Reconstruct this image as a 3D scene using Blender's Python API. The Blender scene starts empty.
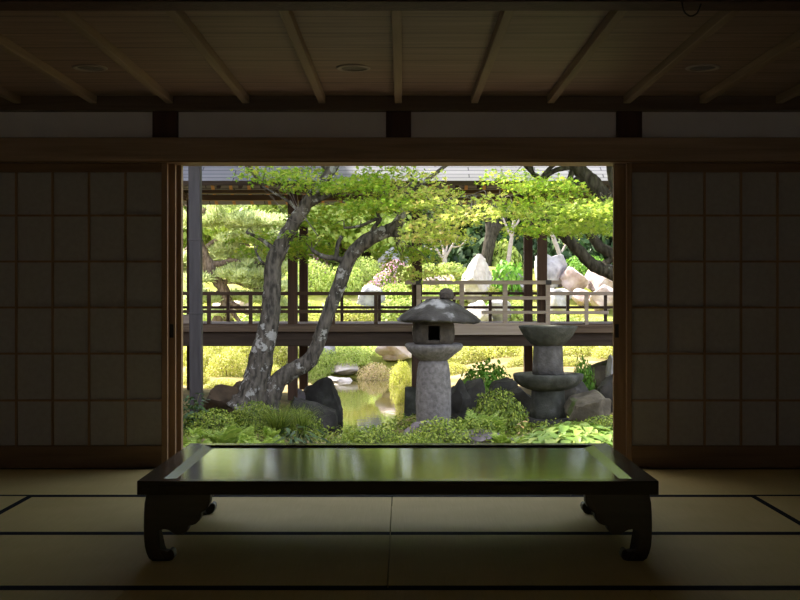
import bpy, math, random
import numpy as np
from mathutils import Vector, Matrix, noise as mnoise

random.seed(7)
rng = np.random.default_rng(7)
SC = bpy.context.scene
COL = SC.collection
R = math.radians

# ------------------------------------------------------------------ camera, sky, sun, exposure
CAMZ, F, CX, CY = 1.03, 1150.0, 402.0, 293.0
cam_d = bpy.data.cameras.new('camera')
cam_d.sensor_width = 36.0
cam_d.lens = F / 800.0 * 36.0
cam_d.shift_x = -(CX - 400) / 800.0
cam_d.shift_y = (CY - 300) / 800.0
cam_d.clip_end = 300
cam = bpy.data.objects.new('camera', cam_d)
cam.location = (0, 0, CAMZ)
cam.rotation_euler = (R(90), 0, 0)
COL.objects.link(cam)
SC.camera = cam

world = bpy.data.worlds.new('sky')
SC.world = world
world.use_nodes = True
wn = world.node_tree
sky = wn.nodes.new('ShaderNodeTexSky')
sky.sky_type = 'NISHITA'
sky.sun_disc = False
sky.sun_elevation = R(50)
sky.sun_rotation = R(-60)
sky.air_density = 1.0
sky.dust_density = 2.5
bg = wn.nodes['Background']
haze = wn.nodes.new('ShaderNodeMix'); haze.data_type = 'RGBA'      # bright thin cloud over the blue
haze.inputs[0].default_value = 0.6
wn.links.new(sky.outputs[0], haze.inputs[6]); haze.inputs[7].default_value = (1.65, 1.52, 1.33, 1)
wn.links.new(haze.outputs[2], bg.inputs[0])
bg.inputs[1].default_value = 0.75

sun_d = bpy.data.lights.new('sun', 'SUN')
sun_d.energy = 10.0
sun_d.angle = R(1.2)
sun_d.color = (1.0, 0.93, 0.80)
sun = bpy.data.objects.new('sun', sun_d)
sun.rotation_euler = (R(-40), 0, R(60))     # from the left, a little beyond the garden
COL.objects.link(sun)

SC.view_settings.view_transform = 'Standard'
SC.view_settings.look = 'None'
SC.view_settings.gamma = 1.0
SC.view_settings.use_curve_mapping = False
SC.view_settings.exposure = 0.75
SC.cycles.max_bounces = 8
SC.cycles.diffuse_bounces = 5
SC.cycles.transmission_bounces = 6
SC.cycles.sample_clamp_indirect = 6.0

# ------------------------------------------------------------------ helpers
def P(px, py, D):
    return Vector(((px - CX) * D / F, D, CAMZ - (py - CY) * D / F))

def wx(px, D): return (px - CX) * D / F
def wz(py, D): return CAMZ - (py - CY) * D / F

def link(name, me, mat=None, parent=None):
    o = bpy.data.objects.new(name, me)
    COL.objects.link(o)
    if mat is not None and len(me.materials) == 0:
        me.materials.append(mat)
    if parent is not None:
        o.parent = parent
    return o

def empty(name, loc=(0, 0, 0), rz=0.0):
    o = bpy.data.objects.new(name, None)
    o.empty_display_size = 0.1
    o.location = loc
    o.rotation_euler = (0, 0, rz)
    COL.objects.link(o)
    return o

def tag(o, label, cat, group=None, kind=None):
    o['label'] = label
    o['category'] = cat
    if group: o['group'] = group
    if kind: o['kind'] = kind
    return o

def struct(o):
    o['kind'] = 'structure'
    return o

class MB:
    def __init__(s):
        s.v = []; s.f = []; s.sm = []
    def box(s, x0, x1, y0, y1, z0, z1):
        b = len(s.v)
        s.v += [(x0,y0,z0),(x1,y0,z0),(x1,y1,z0),(x0,y1,z0),(x0,y0,z1),(x1,y0,z1),(x1,y1,z1),(x0,y1,z1)]
        for q in ((0,3,2,1),(4,5,6,7),(0,1,5,4),(1,2,6,5),(2,3,7,6),(3,0,4,7)):
            s.f.append(tuple(b+i for i in q)); s.sm.append(False)
        return s
    def tube(s, pts, rad, n=10, rough=0.0, cap=True):
        pts = [Vector(p) for p in pts]
        m = len(pts)
        if not hasattr(rad, '__len__'): rad = [rad]*m
        up = Vector((0.31, 0.83, 0.2)).normalized()
        b = len(s.v)
        for i, p in enumerate(pts):
            t = (pts[min(i+1, m-1)] - pts[max(i-1, 0)])
            if t.length < 1e-9: t = Vector((0,0,1))
            t.normalize()
            a = t.cross(up)
            if a.length < 1e-4: a = t.cross(Vector((1,0,0)))
            a.normalize(); c = t.cross(a).normalized()
            up = c.cross(t) if False else up
            for k in range(n):
                th = 2*math.pi*k/n
                d = a*math.cos(th) + c*math.sin(th)
                r = rad[i]
                if rough:
                    r *= 1 + rough*mnoise.noise((p + d*r)*(1.2/max(r,0.02))*0.5) + 0.5*rough*mnoise.noise((p+d*r)*14)
                q = p + d*r
                s.v.append((q.x,q.y,q.z))
        for i in range(m-1):
            for k in range(n):
                k2 = (k+1) % n
                s.f.append((b+i*n+k, b+i*n+k2, b+(i+1)*n+k2, b+(i+1)*n+k)); s.sm.append(True)
        if cap:
            s.f.append(tuple(b+k for k in reversed(range(n)))); s.sm.append(False)
            s.f.append(tuple(b+(m-1)*n+k for k in range(n))); s.sm.append(False)
        return s
    def lathe(s, prof, n=28, c=(0,0,0), smooth=True, rot=0.0, wob=None):
        b = len(s.v); m = len(prof)
        for (r, z) in prof:
            for k in range(n):
                th = 2*math.pi*k/n + rot
                rr = r; zz = z
                if wob:
                    rr, zz = wob(r, z, th)
                s.v.append((c[0]+rr*math.cos(th), c[1]+rr*math.sin(th), c[2]+zz))
        for i in range(m-1):
            for k in range(n):
                k2 = (k+1) % n
                s.f.append((b+i*n+k, b+i*n+k2, b+(i+1)*n+k2, b+(i+1)*n+k)); s.sm.append(smooth)
        s.f.append(tuple(b+k for k in reversed(range(n)))); s.sm.append(False)
        s.f.append(tuple(b+(m-1)*n+k for k in range(n))); s.sm.append(False)
        return s
    def prism(s, poly, fn, d0, d1):
        """poly: list of (u,w); fn(u,w,d)->xyz"""
        b = len(s.v); n = len(poly)
        for d in (d0, d1):
            for (u, w) in poly: s.v.append(tuple(fn(u, w, d)))
        s.f.append(tuple(b+i for i in range(n))); s.sm.append(False)
        s.f.append(tuple(b+n+i for i in reversed(range(n)))); s.sm.append(False)
        for i in range(n):
            j = (i+1) % n
            s.f.append((b+i, b+n+i, b+n+j, b+j)); s.sm.append(False)
        return s
    def mesh(s, name):
        me = bpy.data.meshes.new(name)
        me.from_pydata([tuple(v) for v in s.v], [], s.f)
        me.polygons.foreach_set('use_smooth', s.sm)
        me.validate(); me.update()
        import bmesh
        bm = bmesh.new(); bm.from_mesh(me)
        bmesh.ops.recalc_face_normals(bm, faces=bm.faces)
        bm.to_mesh(me); bm.free()
        return me
    def build(s, name, mat, parent=None, bevel=0.0):
        o = link(name, s.mesh(name), mat, parent)
        if bevel:
            md = o.modifiers.new('bevel', 'BEVEL'); md.width = bevel; md.segments = 2
            md.limit_method = 'ANGLE'; md.angle_limit = R(40)
        return o

def box(name, mat, x0, x1, y0, y1, z0, z1, parent=None, bevel=0.0):
    return MB().box(x0,x1,y0,y1,z0,z1).build(name, mat, parent, bevel)

def smooth_path(pts, k=5):
    """Catmull-Rom through points; each point may carry a radius as a second item"""
    p = [Vector(a) for a, _ in pts]; r = [b for _, b in pts]
    P0 = [p[0]*2-p[1]] + p + [p[-1]*2-p[-2]]
    op, orr = [], []
    for i in range(len(p)-1):
        a, b, c, d = P0[i], P0[i+1], P0[i+2], P0[i+3]
        for j in range(k):
            t = j/k
            q = 0.5*((2*b) + (c-a)*t + (2*a-5*b+4*c-d)*t*t + (3*b-a-3*c+d)*t*t*t)
            op.append(q); orr.append(r[i]*(1-t)+r[i+1]*t)
    op.append(p[-1]); orr.append(r[-1])
    return op, orr

# leaf clouds -------------------------------------------------------
def unit(v):
    return v/np.maximum(np.linalg.norm(v, axis=1, keepdims=True), 1e-9)

def leaf_mesh(name, pts, nrm, size, outline, tang=None, curl=0.0):
    """one n-gon per leaf; outline (K,2) in leaf units, u along the leaf"""
    pts = np.asarray(pts, float); nrm = unit(np.asarray(nrm, float)); size = np.asarray(size, float)
    N = len(pts); K = len(outline)
    if tang is None:
        tang = rng.normal(size=(N,3))
    t = unit(tang - nrm*np.sum(tang*nrm, axis=1, keepdims=True))
    b = np.cross(nrm, t)
    o = np.asarray(outline, float)
    v = (pts[:,None,:] + size[:,None,None]*(t[:,None,:]*o[None,:,0,None] + b[:,None,:]*o[None,:,1,None]
         - nrm[:,None,:]*(curl*(o[:,0]**2+o[:,1]**2))[None,:,None]))
    me = bpy.data.meshes.new(name)
    me.vertices.add(N*K); me.vertices.foreach_set('co', v.reshape(-1))
    me.loops.add(N*K); me.loops.foreach_set('vertex_index', np.arange(N*K, dtype=np.int32))
    me.polygons.add(N)
    me.polygons.foreach_set('loop_start', np.arange(0, N*K, K, dtype=np.int32))
    me.polygons.foreach_set('loop_total', np.full(N, K, dtype=np.int32))
    me.update(calc_edges=True); me.validate()
    return me

def merge_arrays(parts):
    return [np.concatenate(a) for a in zip(*parts)]

OUT_OVAL = np.array([(0,0),(.3,.26),(.65,.26),(1,0),(.65,-.26),(.3,-.26)])
OUT_NEEDLE = np.array([(0,-.035),(0,.035),(1,.02),(1,-.02)])
def _maple():
    o = []
    for i, (a, l) in enumerate(((-118,.55),(-62,.85),(0,1.0),(62,.85),(118,.55))):
        w = 13
        for (aa, ll) in ((a-30, .33), (a-w, l*.62), (a, l), (a+w, l*.62)):
            o.append((ll*math.cos(R(aa)), ll*math.sin(R(aa))))
    o.append((-.22, .05)); o.append((-.22,-.05))
    return np.array(o)
OUT_MAPLE = _maple()

# ------------------------------------------------------------------ materials
def newmat(name):
    m = bpy.data.materials.new(name); m.use_nodes = True
    nt = m.node_tree
    return m, nt, nt.nodes['Principled BSDF'], nt.nodes['Material Output']

def ramp(nt, stops):
    r = nt.nodes.new('ShaderNodeValToRGB')
    el = r.color_ramp.elements
    while len(el) < len(stops): el.new(0.5)
    for e, (p, c) in zip(el, stops):
        e.position = p; e.color = (*c, 1)
    return r

def noisy(name, stops, scale=6.0, rough=0.8, bump=0.0, bscale=None, stretch=(1,1,1), detail=6.0, spec=0.3, coord='Object', distort=0.0, lo=None):
    m, nt, bs, out = newmat(name)
    tc = nt.nodes.new('ShaderNodeTexCoord'); mp = nt.nodes.new('ShaderNodeMapping')
    mp.inputs['Scale'].default_value = stretch
    nt.links.new(tc.outputs[coord], mp.inputs[0])
    n = nt.nodes.new('ShaderNodeTexNoise'); n.inputs['Scale'].default_value = scale; n.inputs['Detail'].default_value = detail
    n.inputs['Distortion'].default_value = distort
    nt.links.new(mp.outputs[0], n.inputs['Vector'])
    r = ramp(nt, stops)
    nt.links.new(n.outputs[0], r.inputs[0]); nt.links.new(r.outputs[0], bs.inputs['Base Color'])
    bs.inputs['Roughness'].default_value = rough
    bs.inputs['Specular IOR Level'].default_value = spec
    if bump:
        n2 = nt.nodes.new('ShaderNodeTexNoise'); n2.inputs['Scale'].default_value = bscale or scale*3; n2.inputs['Detail'].default_value = 8
        nt.links.new(mp.outputs[0], n2.inputs['Vector'])
        b = nt.nodes.new('ShaderNodeBump'); b.inputs['Strength'].default_value = bump; b.inputs['Distance'].default_value = 0.02
        nt.links.new(n2.outputs[0], b.inputs['Height']); nt.links.new(b.outputs[0], bs.inputs['Normal'])
    return m

def leafmat(name, c0, c1, c2=None, trans=0.45, gloss=0.25, rough=0.45):
    m, nt, bs, out = newmat(name)
    g = nt.nodes.new('ShaderNodeNewGeometry')
    stops = [(0.0, c0), (1.0, c1)] if c2 is None else [(0.0, c0), (0.6, c1), (1.0, c2)]
    r = ramp(nt, stops)
    nt.links.new(g.outputs['Random Per Island'], r.inputs[0])
    oi = nt.nodes.new('ShaderNodeObjectInfo')
    hs = nt.nodes.new('ShaderNodeHueSaturation')
    mr = nt.nodes.new('ShaderNodeMapRange'); mr.inputs[3].default_value = 0.8; mr.inputs[4].default_value = 1.15
    nt.links.new(oi.outputs['Random'], mr.inputs[0]); nt.links.new(mr.outputs[0], hs.inputs['Value'])
    nt.links.new(r.outputs[0], hs.inputs['Color'])
    nt.links.new(hs.outputs[0], bs.inputs['Base Color'])
    bs.inputs['Roughness'].default_value = rough
    bs.inputs['Specular IOR Level'].default_value = gloss
    tr = nt.nodes.new('ShaderNodeBsdfTranslucent')
    nt.links.new(hs.outputs[0], tr.inputs[0])
    mx = nt.nodes.new('ShaderNodeMixShader'); mx.inputs[0].default_value = trans
    nt.links.new(bs.outputs[0], mx.inputs[1]); nt.links.new(tr.outputs[0], mx.inputs[2])
    nt.links.new(mx.outputs[0], out.inputs[0])
    return m

def wood(name, a, b, axis='x', scale=3.0, rough=0.6, spec=0.3, bump=0.15):
    st = {'x': (.12, 2.2, 2.2), 'y': (2.2, .12, 2.2), 'z': (2.2, 2.2, .12)}[axis]
    return noisy(name, [(0.3, a), (0.7, b)], scale=scale*3, rough=rough, bump=bump, bscale=scale*9, stretch=st, spec=spec, distort=0.6)

M = {}
M['frame_wood'] = wood('cedar_frame', (.24,.14,.07), (.34,.21,.11), 'z', rough=.5)
M['frame_wood_x'] = wood('cedar_rail', (.16,.09,.045), (.23,.14,.07), 'x', rough=.5)
M['old_beam'] = wood('aged_beam', (.22,.15,.09), (.40,.28,.18), 'x', rough=.6)
M['dark_post'] = wood('dark_red_post', (.05,.022,.015), (.085,.04,.028), 'z')
M['cornice'] = wood('cornice_wood', (.09,.062,.042), (.18,.125,.085), 'x', rough=.6)
M['stone_brown'] = noisy('brown_granite', [(.3,(.045,.038,.031)),(.55,(.075,.064,.054)),(.8,(.12,.105,.092))], scale=9, rough=.95, bump=.5, bscale=40, spec=.1)  # darker brown granite for the fire box and top stone
M['veranda'] = wood('veranda_boards', (.30,.23,.17), (.42,.33,.25), 'x', rough=.7)  # unseen floor, kept pale to bounce light onto the ceiling
M['batten'] = wood('batten_wood', (.22,.165,.11), (.31,.24,.16), 'y')
M['plaster'] = noisy('plaster', [(.3,(.72,.68,.65)),(.7,(.78,.74,.71))], scale=5, rough=.95, bump=.05)
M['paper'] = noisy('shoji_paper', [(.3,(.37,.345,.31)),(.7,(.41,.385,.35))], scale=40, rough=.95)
M['fill_window_paper'] = leafmat('fill_window_paper', (.68,.66,.63), (.68,.66,.63), trans=.75, gloss=0, rough=.9)
M['heri'] = noisy('border_cloth', [(.3,(.006,.008,.010)),(.7,(.011,.013,.015))], scale=200, rough=.9, spec=.1)
M['iron'] = noisy('dark_iron', [(.3,(.02,.02,.02)),(.7,(.035,.03,.03))], scale=30, rough=.5)
M['light_ring'] = noisy('ring_enamel', [(.3,(.32,.28,.24)),(.7,(.36,.32,.27))], scale=10, rough=.5)
M['lens'] = noisy('lamp_lens', [(.3,(.10,.085,.07)),(.7,(.13,.11,.09))], scale=30, rough=.35)

def ceiling_mat():
    m, nt, bs, out = newmat('ceiling_boards')
    tc = nt.nodes.new('ShaderNodeTexCoord'); mp = nt.nodes.new('ShaderNodeMapping')
    mp.inputs['Scale'].default_value = (.35, 5, 1)
    nt.links.new(tc.outputs['Object'], mp.inputs[0])
    n = nt.nodes.new('ShaderNodeTexNoise'); n.inputs['Scale'].default_value = 5; n.inputs['Detail'].default_value = 8
    nt.links.new(mp.outputs[0], n.inputs['Vector'])
    r = ramp(nt, [(.25,(.15,.102,.074)),(.55,(.235,.163,.12)),(.8,(.31,.222,.168))])
    # board joints every 30 cm across the room
    sx = nt.nodes.new('ShaderNodeSeparateXYZ'); nt.links.new(tc.outputs['Object'], sx.inputs[0])
    md = nt.nodes.new('ShaderNodeMath'); md.operation = 'PINGPONG'; md.inputs[1].default_value = .15
    nt.links.new(sx.outputs['Y'], md.inputs[0])
    lt = nt.nodes.new('ShaderNodeMath'); lt.operation = 'LESS_THAN'; lt.inputs[1].default_value = .004
    nt.links.new(md.outputs[0], lt.inputs[0])
    mx = nt.nodes.new('ShaderNodeMix'); mx.data_type = 'RGBA'
    nt.links.new(lt.outputs[0], mx.inputs[0]); nt.links.new(n.outputs[0], r.inputs[0])
    nt.links.new(r.outputs[0], mx.inputs[6]); mx.inputs[7].default_value = (.02,.012,.007,1)
    nt.links.new(mx.outputs[2], bs.inputs['Base Color'])
    bs.inputs['Roughness'].default_value = .55
    return m
M['ceiling'] = ceiling_mat()

def tatami_mat_mat():
    m, nt, bs, out = newmat('tatami_rush')
    tc = nt.nodes.new('ShaderNodeTexCoord')
    mp = nt.nodes.new('ShaderNodeMapping'); mp.inputs['Scale'].default_value = (260, 4, 1)
    nt.links.new(tc.outputs['Object'], mp.inputs[0])
    n = nt.nodes.new('ShaderNodeTexNoise'); n.inputs['Scale'].default_value = 1; n.inputs['Detail'].default_value = 3
    nt.links.new(mp.outputs[0], n.inputs['Vector'])
    n3 = nt.nodes.new('ShaderNodeTexNoise'); n3.inputs['Scale'].default_value = 3.5; n3.inputs['Detail'].default_value = 5
    nt.links.new(tc.outputs['Object'], n3.inputs['Vector'])
    r = ramp(nt, [(.3,(.56,.455,.19)),(.7,(.67,.55,.25))])
    ad = nt.nodes.new('ShaderNodeMath'); ad.operation = 'AVERAGE' if False else 'ADD'
    m1 = nt.nodes.new('ShaderNodeMath'); m1.operation = 'MULTIPLY'; m1.inputs[1].default_value = .5
    m2 = nt.nodes.new('ShaderNodeMath'); m2.operation = 'MULTIPLY'; m2.inputs[1].default_value = .5
    nt.links.new(n.outputs[0], m1.inputs[0]); nt.links.new(n3.outputs[0], m2.inputs[0])
    nt.links.new(m1.outputs[0], ad.inputs[0]); nt.links.new(m2.outputs[0], ad.inputs[1])
    nt.links.new(ad.outputs[0], r.inputs[0]); nt.links.new(r.outputs[0], bs.inputs['Base Color'])
    bs.inputs['Roughness'].default_value = .7; bs.inputs['Specular IOR Level'].default_value = .18; bs.inputs['Specular Tint'].default_value = (1,.9,.5,1)
    b = nt.nodes.new('ShaderNodeBump'); b.inputs['Strength'].default_value = .12; b.inputs['Distance'].default_value = .002
    nt.links.new(n.outputs[0], b.inputs['Height']); nt.links.new(b.outputs[0], bs.inputs['Normal'])
    return m
M['tatami'] = tatami_mat_mat()

def lacquer(name, rough, bump, coat=0.0):
    m, nt, bs, out = newmat(name)
    tc = nt.nodes.new('ShaderNodeTexCoord'); mp = nt.nodes.new('ShaderNodeMapping')
    mp.inputs['Scale'].default_value = (.5, 9, 9)
    nt.links.new(tc.outputs['Object'], mp.inputs[0])
    n = nt.nodes.new('ShaderNodeTexNoise'); n.inputs['Scale'].default_value = 6; n.inputs['Detail'].default_value = 6
    nt.links.new(mp.outputs[0], n.inputs['Vector'])
    r = ramp(nt, [(.3,(.010,.006,.004)),(.75,(.028,.018,.011))])
    nt.links.new(n.outputs[0], r.inputs[0]); nt.links.new(r.outputs[0], bs.inputs['Base Color'])
    bs.inputs['Roughness'].default_value = rough
    bs.inputs['Coat Weight'].default_value = coat; bs.inputs['Coat Roughness'].default_value = .1; bs.inputs['Specular Tint'].default_value = (1,.93,.55,1); bs.inputs['IOR'].default_value = 1.6
    b = nt.nodes.new('ShaderNodeBump'); b.inputs['Strength'].default_value = bump; b.inputs['Distance'].default_value = .003
    nt.links.new(n.outputs[0], b.inputs['Height']); nt.links.new(b.outputs[0], bs.inputs['Normal'])
    return m
M['lacquer'] = lacquer('dark_lacquer', .16, .03)
M['lacquer_panel'] = lacquer('polished_panel', .11, .14, .45)
M['lacquer_leg'] = lacquer('leg_lacquer', .5, .03)

M['deck_wood'] = wood('deck_wood', (.10,.065,.045), (.18,.12,.085), 'x', rough=.75)
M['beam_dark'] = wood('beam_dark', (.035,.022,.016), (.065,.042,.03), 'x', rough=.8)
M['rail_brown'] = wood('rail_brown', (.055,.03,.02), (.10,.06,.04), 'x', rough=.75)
M['rail_pale'] = wood('rail_pale', (.32,.245,.205), (.46,.36,.31), 'x', rough=.85)  # lighter wood; its paleness also carries sunlight on the middle bay
M['post_brown'] = wood('post_brown', (.045,.022,.014), (.085,.045,.03), 'z', rough=.75)
M['eave_wood'] = wood('eave_wood', (.10,.06,.03), (.17,.105,.055), 'x', rough=.7)
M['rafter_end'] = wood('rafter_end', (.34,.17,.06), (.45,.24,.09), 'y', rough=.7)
M['clad'] = noisy('weathered_cladding', [(.3,(.038,.032,.035)),(.7,(.062,.054,.058))], scale=8, stretch=(3,3,.3), rough=.6, spec=.4)

def shingle_mat():
    m, nt, bs, out = newmat('roof_shingle')
    tc = nt.nodes.new('ShaderNodeTexCoord')
    bk = nt.nodes.new('ShaderNodeTexBrick')
    bk.inputs['Color1'].default_value = (.13,.13,.15,1); bk.inputs['Color2'].default_value = (.17,.17,.195,1)
    bk.inputs['Mortar'].default_value = (.03,.03,.04,1)
    bk.inputs['Scale'].default_value = 1; bk.inputs['Mortar Size'].default_value = .008
    bk.inputs['Brick Width'].default_value = .9; bk.inputs['Row Height'].default_value = .115
    nt.links.new(tc.outputs['Object'], bk.inputs['Vector'])
    nt.links.new(bk.outputs[0], bs.inputs['Base Color'])
    bs.inputs['Roughness'].default_value = .7; bs.inputs['Specular IOR Level'].default_value = .2
    return m
M['shingle'] = shingle_mat()

M['stone_lantern'] = noisy('lantern_granite', [(.3,(.13,.118,.112)),(.5,(.19,.174,.167)),(.75,(.27,.25,.24))], scale=22, rough=.92, bump=.5, bscale=55, spec=.15)
M['stone_dark'] = noisy('weathered_granite', [(.3,(.06,.054,.05)),(.55,(.10,.093,.086)),(.8,(.16,.15,.145))], scale=9, rough=.95, bump=.5, bscale=40, spec=.12)
M['stone_roof'] = noisy('lichen_stone', [(.4,(.035,.032,.028)),(.56,(.07,.066,.06)),(.63,(.26,.255,.25)),(.8,(.36,.355,.35))], scale=3.4, rough=.95, bump=.6, bscale=30, spec=.1)
M['stone_basin'] = noisy('mossy_basin_stone', [(.3,(.045,.045,.036)),(.55,(.075,.075,.064)),(.8,(.13,.127,.118))], scale=8, rough=.95, bump=.5, bscale=45, spec=.12)
M['rock_dark'] = noisy('rock_dark', [(.3,(.022,.02,.018)),(.55,(.055,.05,.046)),(.8,(.13,.12,.115))], scale=5, rough=.9, bump=.7, bscale=16)
M['rock_brown'] = noisy('rock_brown', [(.3,(.05,.034,.022)),(.7,(.12,.08,.052))], scale=6, rough=.9, bump=.5, bscale=20)
M['rock_mauve'] = noisy('rock_mauve', [(.3,(.12,.10,.11)),(.7,(.26,.22,.23))], scale=7, rough=.9, bump=.6, bscale=24)
M['rock_moss'] = noisy('rock_moss', [(.42,(.085,.07,.05)),(.55,(.15,.125,.09)),(.64,(.07,.10,.02)),(.8,(.11,.15,.03))], scale=4, rough=.95, bump=.6, bscale=20)
M['rock_white'] = noisy('rock_white', [(.3,(.34,.29,.27)),(.5,(.52,.46,.43)),(.75,(.64,.60,.57))], scale=5, rough=.9, bump=.8, bscale=12)
M['rock_pink'] = noisy('rock_pink', [(.3,(.28,.19,.16)),(.5,(.46,.36,.33)),(.75,(.58,.50,.48))], scale=4, rough=.9, bump=.8, bscale=10)
M['rock_grey'] = noisy('rock_grey', [(.3,(.20,.19,.20)),(.5,(.36,.34,.35)),(.75,(.52,.50,.50))], scale=4, rough=.9, bump=.8, bscale=10)

def bark(name, dark, mid, pale, thr):
    m, nt, bs, out = newmat(name)
    tc = nt.nodes.new('ShaderNodeTexCoord')
    n = nt.nodes.new('ShaderNodeTexNoise'); n.inputs['Scale'].default_value = 14; n.inputs['Detail'].default_value = 8
    mp = nt.nodes.new('ShaderNodeMapping'); mp.inputs['Scale'].default_value = (1.6,1.6,.5)
    nt.links.new(tc.outputs['Object'], mp.inputs[0]); nt.links.new(mp.outputs[0], n.inputs['Vector'])
    r = ramp(nt, [(.35, dark), (.65, mid)])
    nt.links.new(n.outputs[0], r.inputs[0])
    n2 = nt.nodes.new('ShaderNodeTexNoise'); n2.inputs['Scale'].default_value = 5.5; n2.inputs['Detail'].default_value = 9; n2.inputs['Roughness'].default_value = .7
    nt.links.new(tc.outputs['Object'], n2.inputs['Vector'])
    r2 = ramp(nt, [(thr, (0,0,0)), (thr+.03, (1,1,1))])
    nt.links.new(n2.outputs[0], r2.inputs[0])
    mx = nt.nodes.new('ShaderNodeMix'); mx.data_type = 'RGBA'
    nt.links.new(r2.outputs[0], mx.inputs[0]); nt.links.new(r.outputs[0], mx.inputs[6]); mx.inputs[7].default_value = (*pale, 1)
    nt.links.new(mx.outputs[2], bs.inputs['Base Color'])
    bs.inputs['Roughness'].default_value = .95; bs.inputs['Specular IOR Level'].default_value = .1
    b = nt.nodes.new('ShaderNodeBump'); b.inputs['Strength'].default_value = .7; b.inputs['Distance'].default_value = .03
    nt.links.new(n.outputs[0], b.inputs['Height']); nt.links.new(b.outputs[0], bs.inputs['Normal'])
    return m
M['bark_maple'] = bark('maple_bark', (.045,.04,.034), (.165,.142,.12), (.38,.365,.345), .55)
M['bark_dark'] = bark('dark_bark', (.03,.026,.02), (.085,.075,.06), (.22,.21,.19), .64)
M['bark_pine'] = bark('pine_bark', (.10,.075,.06), (.26,.20,.17), (.40,.34,.31), .62)
M['twig'] = noisy('twig', [(.3,(.10,.08,.065)),(.7,(.20,.17,.15))], scale=20, rough=.9)
M['twig_pale'] = noisy('twig_pale', [(.3,(.34,.28,.25)),(.7,(.5,.43,.40))], scale=20, rough=.9)
M['stem'] = noisy('green_stem', [(.3,(.08,.09,.03)),(.7,(.14,.14,.05))], scale=20, rough=.8)

M['lf_maple'] = leafmat('maple_leaf', (.20,.36,.035), (.36,.52,.05), (.56,.56,.09), trans=.6)
M['lf_maple_y'] = leafmat('maple_leaf_pale', (.42,.54,.09), (.58,.66,.13), (.72,.58,.20), trans=.6)
M['lf_maple_b'] = leafmat('maple_leaf_bright', (.28,.44,.055), (.44,.58,.08), (.62,.68,.15), trans=.6)
M['lf_azalea'] = leafmat('azalea_leaf', (.07,.115,.016), (.24,.33,.042), (.48,.53,.10), trans=.3)
M['lf_dark'] = leafmat('evergreen_leaf', (.025,.06,.018), (.05,.10,.03), (.09,.15,.04), trans=.2)  # dark tone carries the shade of the hillside trees and shrubs
M['lf_gold'] = leafmat('golden_azalea_leaf', (.36,.40,.06), (.54,.56,.10), (.70,.62,.28), trans=.35)
M['lf_lime'] = leafmat('lime_leaf', (.30,.42,.08), (.48,.58,.14), (.62,.66,.24), trans=.4)
M['lf_tan'] = leafmat('tan_azalea_leaf', (.42,.38,.14), (.58,.48,.24), (.66,.50,.34), trans=.3)
M['lf_pine'] = leafmat('pine_needle', (.44,.52,.22), (.58,.66,.32), (.70,.74,.44), trans=.5)
M['lf_fern'] = leafmat('fern_frond', (.22,.34,.05), (.36,.48,.08), (.52,.60,.14), trans=.4)
M['lf_hosta'] = leafmat('hosta_leaf', (.14,.26,.045), (.26,.38,.075), (.40,.48,.13), trans=.3, gloss=.35)
M['lf_gloss'] = leafmat('glossy_leaf', (.02,.055,.018), (.045,.10,.03), (.08,.15,.045), trans=.15, gloss=.3, rough=.4)
M['lf_grass'] = leafmat('grass_blade', (.08,.13,.02), (.20,.27,.035), (.34,.38,.07), trans=.35)
M['lf_fresh'] = leafmat('fresh_leaf', (.10,.26,.03), (.20,.42,.05), (.34,.52,.08), trans=.4)
M['petal'] = leafmat('pink_petal', (.72,.30,.52), (.80,.42,.62), (.86,.58,.74), trans=.3)
M['lf_orange'] = leafmat('orange_bract', (.6,.38,.15), (.7,.5,.25), trans=.3)

def water_mat():
    m, nt, bs, out = newmat('pond_water')
    bs.inputs['Base Color'].default_value = (.05,.045,.015,1)
    bs.inputs['Roughness'].default_value = .03
    bs.inputs['IOR'].default_value = 1.33
    bs.inputs['Specular IOR Level'].default_value = .8
    tc = nt.nodes.new('ShaderNodeTexCoord')
    n = nt.nodes.new('ShaderNodeTexNoise'); n.inputs['Scale'].default_value = 5; n.inputs['Detail'].default_value = 3
    nt.links.new(tc.outputs['Object'], n.inputs['Vector'])
    b = nt.nodes.new('ShaderNodeBump'); b.inputs['Strength'].default_value = .06; b.inputs['Distance'].default_value = .02
    nt.links.new(n.outputs[0], b.inputs['Height']); nt.links.new(b.outputs[0], bs.inputs['Normal'])
    return m
M['water'] = water_mat()
M['ground'] = noisy('garden_soil', [(.3,(.09,.085,.03)),(.5,(.21,.17,.075)),(.7,(.36,.27,.15))], scale=1.3, rough=1, bump=.6, bscale=14, spec=.05)
M['hill'] = noisy('hill_turf', [(.3,(.12,.14,.03)),(.5,(.26,.27,.06)),(.7,(.40,.34,.14))], scale=.9, rough=1, bump=.6, bscale=9, spec=.05)

# ------------------------------------------------------------------ terrain (setting)
def sstep(a, b, x):
    t = min(1, max(0, (x-a)/(b-a))); return t*t*(3-2*t)

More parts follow.
